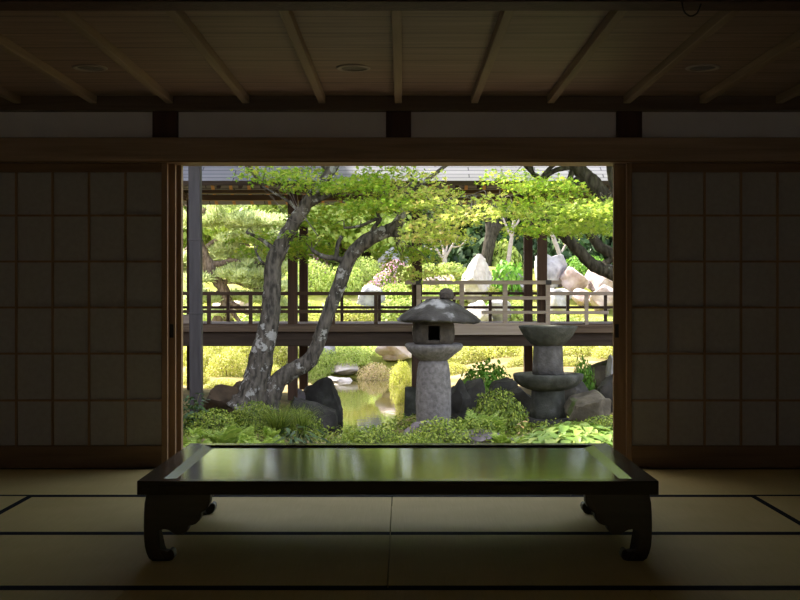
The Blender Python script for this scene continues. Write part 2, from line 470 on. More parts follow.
def lerp_tab(tab, y):
    if y <= tab[0][0]: return tab[0][1]
    for (a, va), (b, vb) in zip(tab, tab[1:]):
        if y <= b: return va + (vb-va)*(y-a)/(b-a)
    return tab[-1][1]
XL = [(12.5,-.9),(14.7,-1.25),(16.5,-1.35),(20,-1.3),(23,-2.2),(26,-2.6)]
XR = [(12.5,-.6),(14.7,-.2),(16.5,.45),(20,.5),(23,.5),(26,.2)]
WATER = -0.85
def H(x, y):
    z = -0.52 + 0.05*mnoise.noise(Vector((x*.7, y*.7, 0))) + .03*mnoise.noise(Vector((x*2, y*2, 3)))
    d = min(x-lerp_tab(XL, y), lerp_tab(XR, y)-x, y-12.9, 25.6-y)
    z -= .75*sstep(-.35, .45, d)
    if x > .6: z += .25*sstep(.6, 2.5, x)*sstep(14, 19, y)
    t = y-25
    if t > 0:
        z += .05*t + .0185*min(t, 9)**2 + .04*max(0, t-9) + .25*mnoise.noise(Vector((x*.25, y*.25, 7)))*min(1, t/6)
    z += .03*max(0, abs(x)-8)*sstep(14, 24, y)
    return z

def grid_mesh(name, xs, ys, mat):
    v = [(x, y, H(x, y)) for y in ys for x in xs]
    nx = len(xs)
    f = [(j*nx+i, j*nx+i+1, (j+1)*nx+i+1, (j+1)*nx+i) for j in range(len(ys)-1) for i in range(nx-1)]
    me = bpy.data.meshes.new(name); me.from_pydata(v, [], f)
    me.polygons.foreach_set('use_smooth', [True]*len(f)); me.update()
    return struct(link(name, me, mat))
xs = list(np.concatenate([np.arange(-24,-5,1.0), np.arange(-5,6,.2), np.arange(6,25,1.0)]))
grid_mesh('ground', xs, list(np.arange(7.0, 25.01, .2)), M['ground'])
grid_mesh('hill_terrain', xs, list(np.arange(25.0, 62, .6)), M['hill'])
wm = MB(); wm.v = [(-4.5,12.4,WATER),(2.6,12.4,WATER),(2.6,26.2,WATER),(-4.5,26.2,WATER)]; wm.f = [(0,1,2,3)]; wm.sm = [False]
struct(wm.build('water_surface', M['water']))

def hit(px, py):
    """where the sight line of a photo pixel meets the terrain"""
    D = 9.0
    while D < 60:
        p = P(px, py, D)
        if p.z <= H(p.x, p.y): return p
        D += .05
    return P(px, py, 60)

# ------------------------------------------------------------------ room (setting)
XW0, XW1 = -3.70, 3.60
YW = 6.77
fl = MB(); fl.box(XW0, XW1, -1.5, 6.76, -.12, -.055); fl.box(XW0, XW1, -1.5, 3.10, -.055, -.002)
struct(fl.build('floor', M['tatami']))
struct(box('wall_left', M['plaster'], XW0-.12, XW0, -1.6, 7.05, -.12, 2.40))
struct(box('wall_right', M['plaster'], XW1, XW1+.12, -1.6, 7.05, -.12, 2.40))
wb = MB()
wb.box(XW0, XW1, -1.62, -1.5, -.12, .35); wb.box(XW0, XW1, -1.62, -1.5, 1.90, 2.40)
wb.box(XW0, -2.6, -1.62, -1.5, .35, 1.90); wb.box(-.5, .5, -1.62, -1.5, .35, 1.90); wb.box(2.6, XW1, -1.62, -1.5, .35, 1.90)
struct(wb.build('wall_back', M['plaster']))
for nm, a, b in (('fill_window_1', -2.6, -.5), ('fill_window_2', .5, 2.6)):  # unseen papered windows added behind the camera for indoor fill light
    wr = struct(box(nm, M['frame_wood_x'], a, b, -1.60, -1.54, .35, .38))
    lt = MB(); lt.box(a, b, -1.60, -1.54, 1.87, 1.90)
    for k in range(9):
        x = a + (b-a)*k/8; lt.box(x-.01, x+.01, -1.585, -1.565, .38, 1.87)
    for k in range(1, 4): lt.box(a, b, -1.58, -1.57, .38+.3725*k-.008, .38+.3725*k+.008)
    lt.build('lattice', M['frame_wood'], wr)
    box('paper', M['fill_window_paper'], a, b, -1.60, -1.598, .35, 1.90, wr)
ceil = struct(box('ceiling', M['ceiling'], XW0-.1, XW1+.1, -1.6, 6.98, 2.183, 2.24))
for k in range(-8, 9):
    x = -.022 + k*.4455
    if XW0+.05 < x < XW1-.05:
        box('batten', M['batten'], x-.021, x+.021, 4.5, 6.74, 2.138, 2.183, ceil, .004)
struct(box('ceiling_beam', M['dark_post'], XW0, XW1, 4.34, 4.486, 2.13, 2.183, bevel=.004))  # beam's shade put into its colour by the dark post wood
# front wall: lintel, short posts, plaster panels, cornice rail
struct(box('trim_cornice', M['cornice'], XW0, XW1, 6.72, 6.95, 2.10, 2.183, bevel=.004))
struct(box('wall_front', M['plaster'], XW0, XW1, 6.80, 6.95, 1.93, 2.10))
for nm, px in (('trim_1', 165), ('trim_2', 398.5), ('trim_3', 629.5)):
    w = .074
    struct(box(nm, M['dark_post'], wx(px,6.77)-w, wx(px,6.77)+w, 6.765, 6.81, 1.945, 2.10, bevel=.003))
struct(box('trim_lintel', M['old_beam'], XW0, XW1, 6.735, 6.80, 1.806, 1.942, bevel=.005))
struct(box('trim_track', M['frame_wood_x'], XW0, XW1, 6.74, 6.95, 1.7965, 1.93, bevel=.002))
struct(box('trim_threshold', M['old_beam'], XW0, XW1, 6.765, 6.95, -.10, -.004, bevel=.002))
struct(box('trim_jamb_west', M['frame_wood'], -1.40, -1.323, 6.895, 6.95, -.005, 1.7965))
struct(box('trim_jamb_east', M['frame_wood'], 1.345, 1.42, 6.895, 6.95, -.005, 1.7965))
struct(box('wall_front_west', M['plaster'], XW0, -1.36, 6.95, 7.05, -.12, 2.24))
struct(box('wall_front_east', M['plaster'], 1.38, XW1, 6.95, 7.05, -.12, 2.24))
struct(box('wall_front_over', M['plaster'], -1.36, 1.38, 6.95, 7.05, 1.812, 2.24))
# veranda and its unseen eave, sized to keep direct sun off the mats
struct(box('veranda_floor', M['veranda'], -5.5, 5.5, 7.05, 7.97, -.10, -.04, bevel=.006))
ev = MB()
ev.prism([(6.9,2.66),(8.0,2.45),(8.0,2.50),(6.9,2.76)], lambda u,w,d: (d,u,w), -6, 6)
struct(ev.build('veranda_roof', M['eave_wood']))

# unseen wing added on the left to shade the near garden; walkway ends here
wg = MB(); wg.box(-12, -5.0, 6.9, 19.5, -.8, 7.6)
wing = struct(wg.build('shade_wing', M['plaster']))
wr = MB(); wr.prism([(-4.3,7.5),(-12.5,8.6),(-12.5,8.8),(-4.3,7.65)], lambda u,w,d: (u,d,w), 6.4, 20.1); wr.build('roof', M['shingle'], wing)
wp = MB(); wp.box(-5.0, -4.97, 6.9, 19.5, -.8, .7); wp.build('dado_boards', M['beam_dark'], wing)
for k in range(8):
    yy = 6.98+k*1.776; wp = MB(); wp.box(-5.02, -4.94, yy-.07, yy+.07, -.8, 7.5); wp.build('wall_post', M['post_brown'], wing)

# ------------------------------------------------------------------ tatami mats
def tatami(x0, x1, y0, y1, label):
    cx, cy = (x0+x1)/2, (y0+y1)/2
    lx, ly = x1-x0-.004, y1-y0-.004
    along_x = lx > ly*.99
    L, W = (lx, ly) if along_x else (ly, lx)
    o = MB().box(-L/2, L/2, -W/2+.027, W/2-.027, -.052, 0).build('tatami_mat', M['tatami'])
    o.location = (cx, cy, 0); o.rotation_euler = (0, 0, 0 if along_x else R(90))
    for s in (-1, 1):
        a, b = sorted((s*W/2, s*(W/2-.027)))
        box('border_cloth', M['heri'], -L/2, L/2, a, b, -.052, .0015, o)
    return tag(o, label, 'tatami mat', 'tatami mats')
r0, r1, r2, r3, r4 = 3.105, 4.015, 4.925, 5.835, 6.745
xa, xb, xc = -1.87, -.05, 1.765
tatami(-2.78, -.96, r3, r4, 'tatami mat along the shoji at the rear left, left of the table')
tatami(-.96, .86, r3, r4, 'tatami mat at the open doorway, mostly hidden behind the table')
tatami(.86, 2.68, r3, r4, 'tatami mat along the shoji at the rear right, right of the table')
tatami(xa, xb, r2, r3, 'tatami mat under the left half of the table top')
tatami(xb, xc, r2, r3, 'tatami mat under the right half of the table top')
tatami(xa, xb, r1, r2, 'tatami mat carrying the left front leg of the table')
tatami(xb, xc, r1, r2, 'tatami mat carrying the right front leg of the table')
tatami(-2.78, xa, r1, r3, 'tatami mat turned lengthwise to the view at the left edge of the picture')
tatami(xc, 2.68, r1, r3, 'tatami mat turned lengthwise to the view at the right edge of the picture')
tatami(-2.78, -.96, r0, r1, 'nearest tatami mat in the bottom left corner of the picture')
tatami(-.96, .86, r0, r1, 'nearest tatami mat at the bottom middle of the picture, in front of the table')
tatami(.86, 2.68, r0, r1, 'nearest tatami mat in the bottom right corner of the picture')

# ------------------------------------------------------------------ shoji panels
def shoji(x0, x1, y, lead, label, handle_px=None, stile_lead=.05):
    """lead: +1 when the leading stile is at x1, -1 when it is at x0"""
    z0, z1 = 0.0, 1.7955
    root = empty('shoji_panel', ((x0+x1)/2, y, 0))
    tag(root, label, 'sliding screen', 'shoji screens of the doorway')
    ox = (x0+x1)/2
    sl = stile_lead
    a0, a1 = x0-ox, x1-ox
    lw, rw = (.05, sl) if lead > 0 else (sl, .05)
    d = .03
    st1 = box('stile', M['frame_wood'], a0, a0+lw, 0, d, z0, z1, root, .003)
    st2 = box('stile', M['frame_wood'], a1-rw, a1, 0, d, z0, z1, root, .003)
    box('top_rail', M['frame_wood_x'], a0+lw, a1-rw, 0, d, 1.742, z1, root, .002)
    box('bottom_rail', M['frame_wood_x'], a0+lw, a1-rw, 0, d, z0, .130, root, .002)
    k = MB()
    step = .2147
    i0, i1 = a0+lw, a1-rw
    q = 1
    while q*step < (i1-i0)-.02:
        x = (i1 - q*step) if lead > 0 else (i0 + q*step)
        k.box(x-.006, x+.006, .003, .017, .13, 1.742); q += 1
    for py in (215.5, 261.5, 307.5, 353.7, 400.5):
        z = wz(py, 6.78)
        k.box(i0, i1, .0045, .016, z-.006, z+.006)
    k.build('lattice', M['frame_wood'], root)
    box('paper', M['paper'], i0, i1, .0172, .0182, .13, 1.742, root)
    if handle_px:
        hp = MB()
        x = (a1-rw/2) if lead > 0 else (a0+rw/2)
        x += .006 if lead > 0 else -.006
        hp.box(x-.011, x+.011, -.0015, .004, .765, .845)
        hp.build('finger_pull', M['iron'], st2 if lead > 0 else st1)
    return root
shoji(-2.70, -1.382, 6.775, 1, 'inner left shoji screen with papered lattice and low bottom rail', stile_lead=.035)
shoji(-2.65, -1.346, 6.83, 1, 'outer left shoji screen, its edge stile with a finger pull showing at the doorway', True, .056)
shoji(1.3235, 2.64, 6.775, -1, 'inner right shoji screen with papered lattice and low bottom rail', stile_lead=.032)
shoji(1.257, 2.56, 6.83, -1, 'outer right shoji screen, its wide edge stile with a finger pull showing at the doorway', True, .085)

# ------------------------------------------------------------------ ceiling downlights
for px, lab in ((90,'round recessed downlight in the ceiling at the left'), (353.5,'round recessed downlight in the ceiling left of the middle'), (703,'round recessed downlight in the ceiling at the right')):
    D = 5.88
    t = empty('downlight', (wx(px, D), D, 2.183))
    tag(t, lab, 'ceiling light', 'ceiling downlights')
    MB().lathe([(.088,0),(.088,-.004),(.082,-.007),(.066,-.007),(.064,-.002),(.064,0)], 36).build('trim_ring', M['light_ring'], t)
    MB().lathe([(.064,-.001),(.062,-.003),(.03,-.0035)], 32).build('lens', M['lens'], t)

lp, lr = smooth_path([(P(682,2,4.33)+Vector((0,0,.0)), .003), (P(684,11,4.33), .003), (P(690,16,4.33), .003), (P(697,13,4.33), .003), (P(701,4,4.33), .003)], 5)
tag(MB().tube(lp, lr, 6).build('cable', M['iron']), 'small loop of dark cable hanging in front of the ceiling beam at the right', 'cable')

# ------------------------------------------------------------------ low table
def low_table():
    X0, X1, Y0, Y1, ZT, TH = -1.0055, .974, 4.36, 5.46, .317, .053
    cx, cy = (X0+X1)/2, (Y0+Y1)/2
    t = empty('low_table', (cx, cy, 0))
    tag(t, 'long low dark lacquered table with curled feet standing on the tatami', 'table')
    hx, hy = (X1-X0)/2, (Y1-Y0)/2
    # frame ring with recessed panel: outer edge -> inner edge -> bevel foot
    m = MB()
    ix0, ix1, iy0, iy1 = -hx+.090, hx-.090, -hy+.058, hy-.075
    bx0, bx1, by0, by1 = ix0+.040, ix1-.040, iy0+.012, iy1-.004
    zb, zr = ZT-TH, ZT-.009
    rings = [[(-hx,-hy),(hx,-hy),(hx,hy),(-hx,hy)],[(-hx,-hy),(hx,-hy),(hx,hy),(-hx,hy)],
             [(ix0,iy0),(ix1,iy0),(ix1,iy1),(ix0,iy1)],[(bx0,by0),(bx1,by0),(bx1,by1),(bx0,by1)]]
    zs = [zb, ZT, ZT, zr]
    for rg, z in zip(rings, zs):
        for (x, y) in rg: m.v.append((x, y, z))
    for r in range(3):
        for k in range(4):
            m.f.append((r*4+k, r*4+(k+1)%4, (r+1)*4+(k+1)%4, (r+1)*4+k)); m.sm.append(False)
    m.f.append((3,2,1,0)); m.sm.append(False)
    m.f.append((12,13,14,15)); m.sm.append(False)
    m.build('top_frame', M['lacquer'], t, .003)
    pm = MB().box(bx0+.001, bx1-.001, by0+.001, by1-.001, zr, zr+.0022)
    pm.build('top_panel', M['lacquer_panel'], t)
    # leg profile traced in metres from the outer edge
    pf = [(145,496),(143.5,503),(143,512),(142.8,525),(143,538),(143.6,546),(145,553),(147,559),(150,562.3),(158,562.8),(166,562.5),(170,561),(172.3,558),(173,554.5),(172.3,551),(170,549.3),(167.6,550),(166.5,551.8),
          (163.5,551.3),(160,550),(157.2,548),(155.4,545),(154.5,540),(154.7,535.5),(156,532.3),(159,530),(163,529),(167,529.6),(170,531.3),(172.5,533.5),(177,534.5),(182,533.6),(185.5,531.6),(187.2,528.8),(187.5,525.5),
          (191,525),(195,523.4),(198,520.5),(199.8,516.5),(200.3,512.2),(204,510.3),(207,507),(208.8,502),(209,496)]
    prof = [((a-143.0)/261.0, 1.03-(b-293)/261.4) for a, b in pf]
    prof = [(u, max(0.0, min(w, zb))) for u, w in prof]
    prof[0] = (prof[0][0], zb); prof[-1] = (prof[-1][0], zb)
    edge = sorted((w, u) for u, w in prof[:9])
    off = lambda w: lerp_tab(edge, w)
    ox, oy, th = hx-.0195, hy-.03, .055
    for sx in (-1, 1):
        for sy in (-1, 1):
            lg = MB()
            lg.prism(prof, lambda u,w,d: (sx*(ox-u), sy*(oy-d-off(w)), w), 0, th)
            lg.prism(prof, lambda u,w,d: (sx*(ox-d-off(w)), sy*(oy-u), w), 0.001, th-.001)
            lg.build('leg', M['lacquer_leg'], t, .006)
    return t
low_table()

# ------------------------------------------------------------------ covered walkway over the pond
def walkway():
    DN, DF = 16.2, 18.0
    t = empty('covered_walkway', (0, 17.1, -.5))
    tag(t, 'roofed wooden walkway with railings crossing the pond behind the lantern', 'covered walkway')
    def part(mb, name, mat, parent=None, bevel=0.0):
        o = mb.build(name, mat, None, bevel)
        if parent is None:
            o.parent = t; o.matrix_parent_inverse = Matrix.Translation((0, -17.1, .5))
        else:
            o.parent = parent
        return o
    XA, XB = -4.95, 9.0
    z = lambda py: wz(py, DN)
    # posts: near row and far row, spacing 125 px
    for D in (DN, DF):
        for k in range(-1, 5):
            x = wx(292.8+124.6*k, DN)
            w = .066
            zb = z(426) if k == 1 else (z(400) if k < 1 else z(388))
            pm = MB().box(x-w, x+w, D-w, D+w, zb, z(192) if D < 17 else wz(199, D))
            part(pm, 'post', M['post_brown'], None, .006)
    # deck and floor beams
    d = MB(); d.box(XA, XB, DN-.10, DF+.10, z(326.5), z(324.5)); part(d, 'deck', M['deck_wood'])
    xr = wx(412, DN)
    d = MB(); d.box(XA, xr, DN-.14, DN-.075, z(331.5), z(326)); part(d, 'deck_edge', M['deck_wood'], None, .006)
    d = MB(); d.box(xr, wx(548,DN), DN-.16, DN-.075, z(334.5), z(325.5)); o = part(d, 'deck_edge', M['rail_pale'], None, .006); o['label'] = 'edge board with sunlight put into its pale colour'
    d = MB(); d.box(wx(548,DN), XB, DN-.14, DN-.075, z(332.5), z(327)); part(d, 'deck_edge', M['deck_wood'], None, .006)
    for D in (DN-.07, DF-.02):
        d = MB(); d.box(XA, XB, D, D+.12, z(346), z(328)); part(d, 'floor_beam', M['beam_dark'], None, .01)
    # plain railings left and right of the middle bay, near and far side
    def rail(x0, x1, y, pz, h, mat, name='rail', dep=.05):
        m = MB(); m.box(x0, x1, y-dep/2, y+dep/2, z(pz+h/2), z(pz-h/2)); return part(m, name, mat, None, .005)
    L0, L1 = XA, wx(416, DN)
    R0, R1 = wx(547, DN), XB
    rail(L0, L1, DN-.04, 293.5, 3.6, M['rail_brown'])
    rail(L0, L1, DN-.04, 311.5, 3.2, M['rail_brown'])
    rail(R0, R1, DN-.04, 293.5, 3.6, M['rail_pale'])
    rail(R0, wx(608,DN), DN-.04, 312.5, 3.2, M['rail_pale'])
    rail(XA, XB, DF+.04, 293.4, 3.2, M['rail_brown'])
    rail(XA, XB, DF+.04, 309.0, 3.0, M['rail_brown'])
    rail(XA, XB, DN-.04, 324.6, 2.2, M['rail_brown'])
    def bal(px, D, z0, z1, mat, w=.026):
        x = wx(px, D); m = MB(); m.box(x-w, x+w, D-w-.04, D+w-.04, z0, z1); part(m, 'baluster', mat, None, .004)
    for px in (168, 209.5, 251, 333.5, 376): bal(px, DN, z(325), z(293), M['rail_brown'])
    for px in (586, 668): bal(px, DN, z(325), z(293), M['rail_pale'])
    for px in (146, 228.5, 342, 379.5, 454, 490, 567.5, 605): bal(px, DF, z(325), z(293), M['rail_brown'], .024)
    # raised railing of the middle bay
    C0, C1 = wx(405, DN), wx(560.5, DN)
    y = DN-.10
    rail(C0, C1, y, 282.5, 4.0, M['rail_pale'], 'rail', .06)
    rail(wx(418,DN), wx(547,DN), y, 298, 3.4, M['rail_pale'])
    rail(wx(481,DN), wx(547,DN), y, 312.2, 3.0, M['rail_pale'])
    rail(wx(418,DN), wx(547,DN), y, 324, 3.0, M['rail_pale'])
    for px in (418.5, 461.5, 504.5, 547): 
        x = wx(px, DN); m = MB(); m.box(x-.032, x+.032, y-.02, y+.05, z(326), z(284)); part(m, 'rail_post', M['rail_pale'], None, .005)
    for px in (418.5, 547.5):
        x = wx(px, DN); m = MB(); m.box(x-.04, x+.04, y-.036, y+.036, z(284.8), z(280.2)); part(m, 'metal_band', M['clad'], None, .004)
    # roof: eave beams, rafters, two slopes of shingles
    for D, nm in ((DN-.06, 'eave_beam'), (DF-.06, 'eave_beam')):
        m = MB()
        if D < 17: m.box(XA, XB, D, D+.13, wz(193.3, D), wz(189.8, D))
        else: m.box(XA, XB, D, D+.13, wz(200.5, D), wz(194.8, D))
        part(m, nm, M['eave_wood'], None, .008)
    ry = (DN+DF)/2
    ze = wz(184, 15.3); zr_ = ze + 1.05
    for s in (-1, 1):
        r_ = MB()
        y0 = ry + s*(ry-15.3)
        r_.prism([(y0, ze), (ry, zr_), (ry, zr_+.05), (y0, ze+.045)], lambda u,w,d: (d,u,w), XA, XB+.4)
        o = part(r_, 'roof_slope', M['shingle'])
        # object space of the shingle texture: lay x along the ridge, y up the slope
        me = o.data
        ang = math.atan2(zr_-ze, (ry-y0))
        rot = Matrix.Rotation(-ang, 4, 'X') if s < 0 else Matrix.Rotation(-ang, 4, 'X')
        org = Matrix.Translation((0, y0, ze))
        mat4 = org @ Matrix.Rotation(ang, 4, 'X')
        me.transform(mat4.inverted())
        o.matrix_parent_inverse = Matrix.Translation((0, -17.1, .5)) @ mat4
        f = MB(); f.box(XA, XB, y0-.012, y0+.012, ze-(.02 if s < 0 else -.02), ze+.04); part(f, 'fascia', M['beam_dark'])
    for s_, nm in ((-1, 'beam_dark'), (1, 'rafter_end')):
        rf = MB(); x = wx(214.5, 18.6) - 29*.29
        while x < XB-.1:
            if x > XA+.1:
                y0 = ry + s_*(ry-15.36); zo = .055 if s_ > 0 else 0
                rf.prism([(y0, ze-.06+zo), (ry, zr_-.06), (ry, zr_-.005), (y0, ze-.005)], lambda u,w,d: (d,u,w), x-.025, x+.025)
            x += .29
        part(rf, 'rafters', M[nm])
    # ridge
    m = MB(); m.box(XA, XB+.4, ry-.12, ry+.12, zr_, zr_+.12); part(m, 'ridge_cap', M['shingle'])
    # brace at the far left and a plaster panel under the rail
    m = MB(); m.tube([P(178,190.5,DN-.2), P(190,198.5,DN-.2)], .035, 6); part(m, 'brace', M['eave_wood'])
    m = MB(); m.box(wx(150,DN), wx(190,DN), DN, DN+.03, z(325), z(314.5)); part(m, 'side_panel', M['rail_pale'])
    # stone pier under the middle post
    xp = wx(411, DN)
    m = MB(); m.prism([(-.10,0),(.10,0),(.085,.48),(-.085,.48)], lambda u,w,d: (xp+u, DN+d, z(421)-.5+w+.5), -.10, .10)
    part(m, 'stone_pier', M['stone_basin'], None, .02)
    return t
walkway()

# clad post in front of the walkway
def clad_post():
    D = 14.0
    b = P(196.6, 400, D); zb = H(b.x, D)
    t = empty('clad_post', (b.x, D, zb))
    tag(t, 'tall slate grey clad post standing in front of the walkway at the left', 'post')
    w = 5.9*D/F
    m = MB(); m.prism([(-w*1.02,0),(w*1.02,0),(w,3.7),(-w,3.7)], lambda u,ww,d: (u-.006*ww, d, ww), -w, w); m.build('shaft', M['clad'], t, .012)
    for py in (240, 313.5):
        z = wz(py, D)-zb; c = -.006*z
        m = MB(); m.box(c-w*1.06, c+w*1.06, -w*1.06, w*1.06, z-.012, z+.012); m.build('collar', M['clad'], t, .003)
    m = MB(); m.box(-w*1.35, w*1.35, -w*1.35, w*1.35, -.05, .10); m.build('base_stone', M['stone_dark'], t, .02)
    m = MB(); c = -.006*3.7
    m.box(c-w*1.3, c+w*1.3, -w*1.3, w*1.3, 3.7, 3.74); m.build('cap', M['clad'], t, .005)
clad_post()

# ------------------------------------------------------------------ stone lantern and basin
def boolean_cut(o, cutter):
    md = o.modifiers.new('cut', 'BOOLEAN'); md.object = cutter; md.operation = 'DIFFERENCE'; md.solver = 'EXACT'
    dg = bpy.context.evaluated_depsgraph_get()
    me = bpy.data.meshes.new_from_object(o.evaluated_get(dg))
    o.modifiers.clear(); o.data = me
    bpy.data.objects.remove(cutter)

def nz(v, s, seed=0.0):
    return mnoise.noise(Vector(v)*s + Vector((seed, seed*1.7, seed*.3)))

def lantern():
    D = 12.6; s = F/D
    c = P(433.5, 420, D); zb = H(c.x, D)
    t = empty('stone_lantern', (c.x, D, zb))
    tag(t, 'old stone lantern with a broad lichened cap stone and square fire opening', 'stone lantern')
    z = lambda py: wz(py, D)-zb
    def wob(a, f, seed, az=0.0):
        def fn(r, zz, th):
            n = nz((math.cos(th)*r*f, math.sin(th)*r*f, zz*f), 1.0, seed)
            n2 = nz((math.cos(th)*r*f*4, math.sin(th)*r*f*4, zz*f*4), 1.0, seed+5)
            return r*(1+a*n+a*.35*n2), zz + az*n*min(1, r*6)
        return fn
    MB().lathe([(.30,-.08),(.31,.03),(.27,.08),(.2,.09)], 20, wob=wob(.12, 4, 1)).build('foundation_stone', M['stone_dark'], t)
    pr = [(17.2,424),(17.6,412),(17.8,400),(17.4,385),(16.6,372),(15.4,364),(13.6,360.5)]
    prof = [(r/s, z(py)) for r, py in pr]
    prof = [(17.0/s, .05)] + prof
    MB().lathe(prof, 40, wob=wob(.025, 9, 2)).build('pedestal', M['stone_lantern'], t)
    pr = [(12,361.5),(15,359.5),(20,355.5),(25.5,350.5),(27.5,347.2),(27.3,345.2),(25,344.2),(16,343.8)]
    m = MB(); m.lathe([(r/s, z(py)) for r, py in pr], 24, wob=wob(.15, 4, 3, .02)); m.build('platform', M['stone_lantern'], t)
    # fire box with a square opening through it
    pr = [(17,345.2),(19.5,343),(21,338),(21.3,331),(20.6,325),(19.2,321),(15,319.5)]
    def fb(r, zz, th):
        k = (abs(math.cos(th))**4+abs(math.sin(th))**4)**(-.25)
        return r*(.72+.28*k)*(1+.02*nz((math.cos(th)*3, math.sin(th)*3, zz*9), 1, 4)), zz
    o = MB().lathe([(r/s, z(py)) for r, py in pr], 48, rot=math.pi/48, wob=fb).build('fire_box', M['stone_brown'], t)
    cut = box('cutter', M['stone_dark'], -5.6/s, 5.6/s, -.5, 17/s, z(339.5), z(325.3), t)
    boolean_cut(o, cut)
    # cap stone
    pr = [(10,322.2),(26,321.5),(37,322.3),(42,321.2),(42.6,319.4),(37.5,315.2),(29.5,310),(21.5,305),(14.5,301.2),(12,299.6),(2,299)]
    def cw(r, zz, th):
        n = nz((math.cos(th)*1.3, math.sin(th)*1.3, 0), 1.0, 11); n2 = nz((math.cos(th)*5, math.sin(th)*5, zz*12), 1, 12)
        return r*(1+.05*n+.045*n2), zz + .014*n2 - .02*math.cos(th)*r + .012*n
    o = MB().lathe([(r/s, z(py)) for r, py in pr], 56, c=(5/s, 0, 0), wob=cw).build('cap_stone', M['stone_roof'], t)
    # top knob, a rough lump
    pr = [(6,299.5),(7.8,297.5),(7.6,293),(6,290),(3,288.3),(.6,288)]
    m = MB(); m.lathe([(r/s, z(py)) for r, py in pr], 7, c=(12.5/s, 0, 0), smooth=False, wob=wob(.22, 10, 6)); m.build('top_stone', M['stone_brown'], t)
lantern()

def basin_tower():
    D = 13.5; s = F/D
    c = P(548, 420, D); zb = H(c.x, D)
    t = empty('stone_basin_tower', (c.x, D, zb))
    tag(t, 'two tiered stone pillar with a shallow bowl on top and a wide disc below', 'stone pillar')
    z = lambda py: wz(py, D)-zb
    def wob(a, f, seed):
        return lambda r, zz, th: (r*(1+a*nz((math.cos(th)*r*f, math.sin(th)*r*f, zz*f), 1, seed)), zz)
    MB().lathe([(24/s,-.08),(25/s,z(428)),(24/s,z(420)),(18/s,z(417))], 18, wob=wob(.2, 6, 1)).build('footing', M['rock_dark'], t)
    def hexa(r, zz, th):
        k = math.cos(math.pi/6)/math.cos(((th+.3) % (math.pi/3))-math.pi/6)
        return r*(.35+.65*k)*(1+.015*nz((math.cos(th)*4, math.sin(th)*4, zz*8), 1, 3)), zz
    MB().lathe([(19.3/s,z(419)),(18.6/s,z(410)),(17.3/s,z(398)),(16.6/s,z(388))], 48, wob=hexa).build('lower_shaft', M['stone_basin'], t)
    MB().lathe([(14/s,z(390.5)),(22/s,z(388.5)),(29/s,z(385)),(34/s,z(379.5)),(35/s,z(375)),(34.3/s,z(373.6)),(31/s,z(373.2)),(29/s,z(374.6)),(16/s,z(374.4))], 44, wob=wob(.02, 6, 5)).build('disc', M['stone_basin'], t)
    MB().lathe([(16.2/s,z(375)),(15.6/s,z(366)),(15.2/s,z(352)),(14.8/s,z(342.5))], 48, wob=hexa).build('upper_shaft', M['stone_dark'], t)
    MB().lathe([(13/s,z(345.5)),(17/s,z(344)),(21/s,z(340)),(25/s,z(335)),(27.8/s,z(330)),(29.2/s,z(327.2)),(29.3/s,z(325.8)),(27/s,z(325.5)),(25/s,z(328)),(15/s,z(331)),(4/s,z(331.6))], 44, wob=wob(.02, 6, 7)).build('bowl', M['stone_basin'], t)
basin_tower()

# ------------------------------------------------------------------ rocks
def rock_mesh(seed, sub=4, rough=.20):
    import bmesh
    bm = bmesh.new(); bmesh.ops.create_icosphere(bm, subdivisions=sub, radius=1)
    rr = random.Random(seed)
    planes = []
    for q in range(15):
        d = Vector((rr.gauss(0,1), rr.gauss(0,1), rr.gauss(0,.8))).normalized()
        planes.append((d, rr.uniform(.50, .86)))
    for v in bm.verts:
        for d, h in planes:                      # broken faces
            k = v.co.dot(d)
            if k > h: v.co -= d*(k-h)*.93
        n = nz(v.co, 1.6, seed*3.1)*rough + nz(v.co, 4.5, seed+20)*rough*.38 + nz(v.co, 11, seed+40)*rough*.16
        v.co *= 1+n
    me = bpy.data.meshes.new('rock'); bm.to_mesh(me); bm.free()
    me.polygons.foreach_set('use_smooth', [True]*len(me.polygons)); me.update()
    me.set_sharp_from_angle(angle=R(28))
    return me
RS = [0]
def rock(px, py_base, wpx, hpx, mat, label, D=None, depth=1.0, group=None, name='rock', sink=.12, seed=0):
    """px: centre, py_base: where it meets the ground, wpx x hpx: size in the photo"""
    RS[0] += 1
    p = hit(px, py_base) if D is None else P(px, py_base, D)
    s = p.y/F
    low = 0.0 if D is None else max(0.0, p.z - (H(p.x, p.y)-.06))      # carry the rock down into the ground
    me = rock_mesh(RS[0]*1.37+seed)
    xs_ = [v.co.x for v in me.vertices]; zs_ = [v.co.z for v in me.vertices]
    kx = wpx*s/(max(xs_)-min(xs_)); kz = (hpx*s+low)/(max(zs_)-min(zs_))
    ky = kx*depth
    mx, mz = (max(xs_)+min(xs_))/2, min(zs_)
    me.transform(Matrix.Diagonal((kx, ky, kz+(sink*hpx*s)/(max(zs_)-min(zs_)), 1)) @ Matrix.Translation((-mx, 0, -mz)))
    o = link(name, me, mat)
    o.location = (p.x, p.y, p.z - low - sink*hpx*s)
    return tag(o, label, 'rock', group)

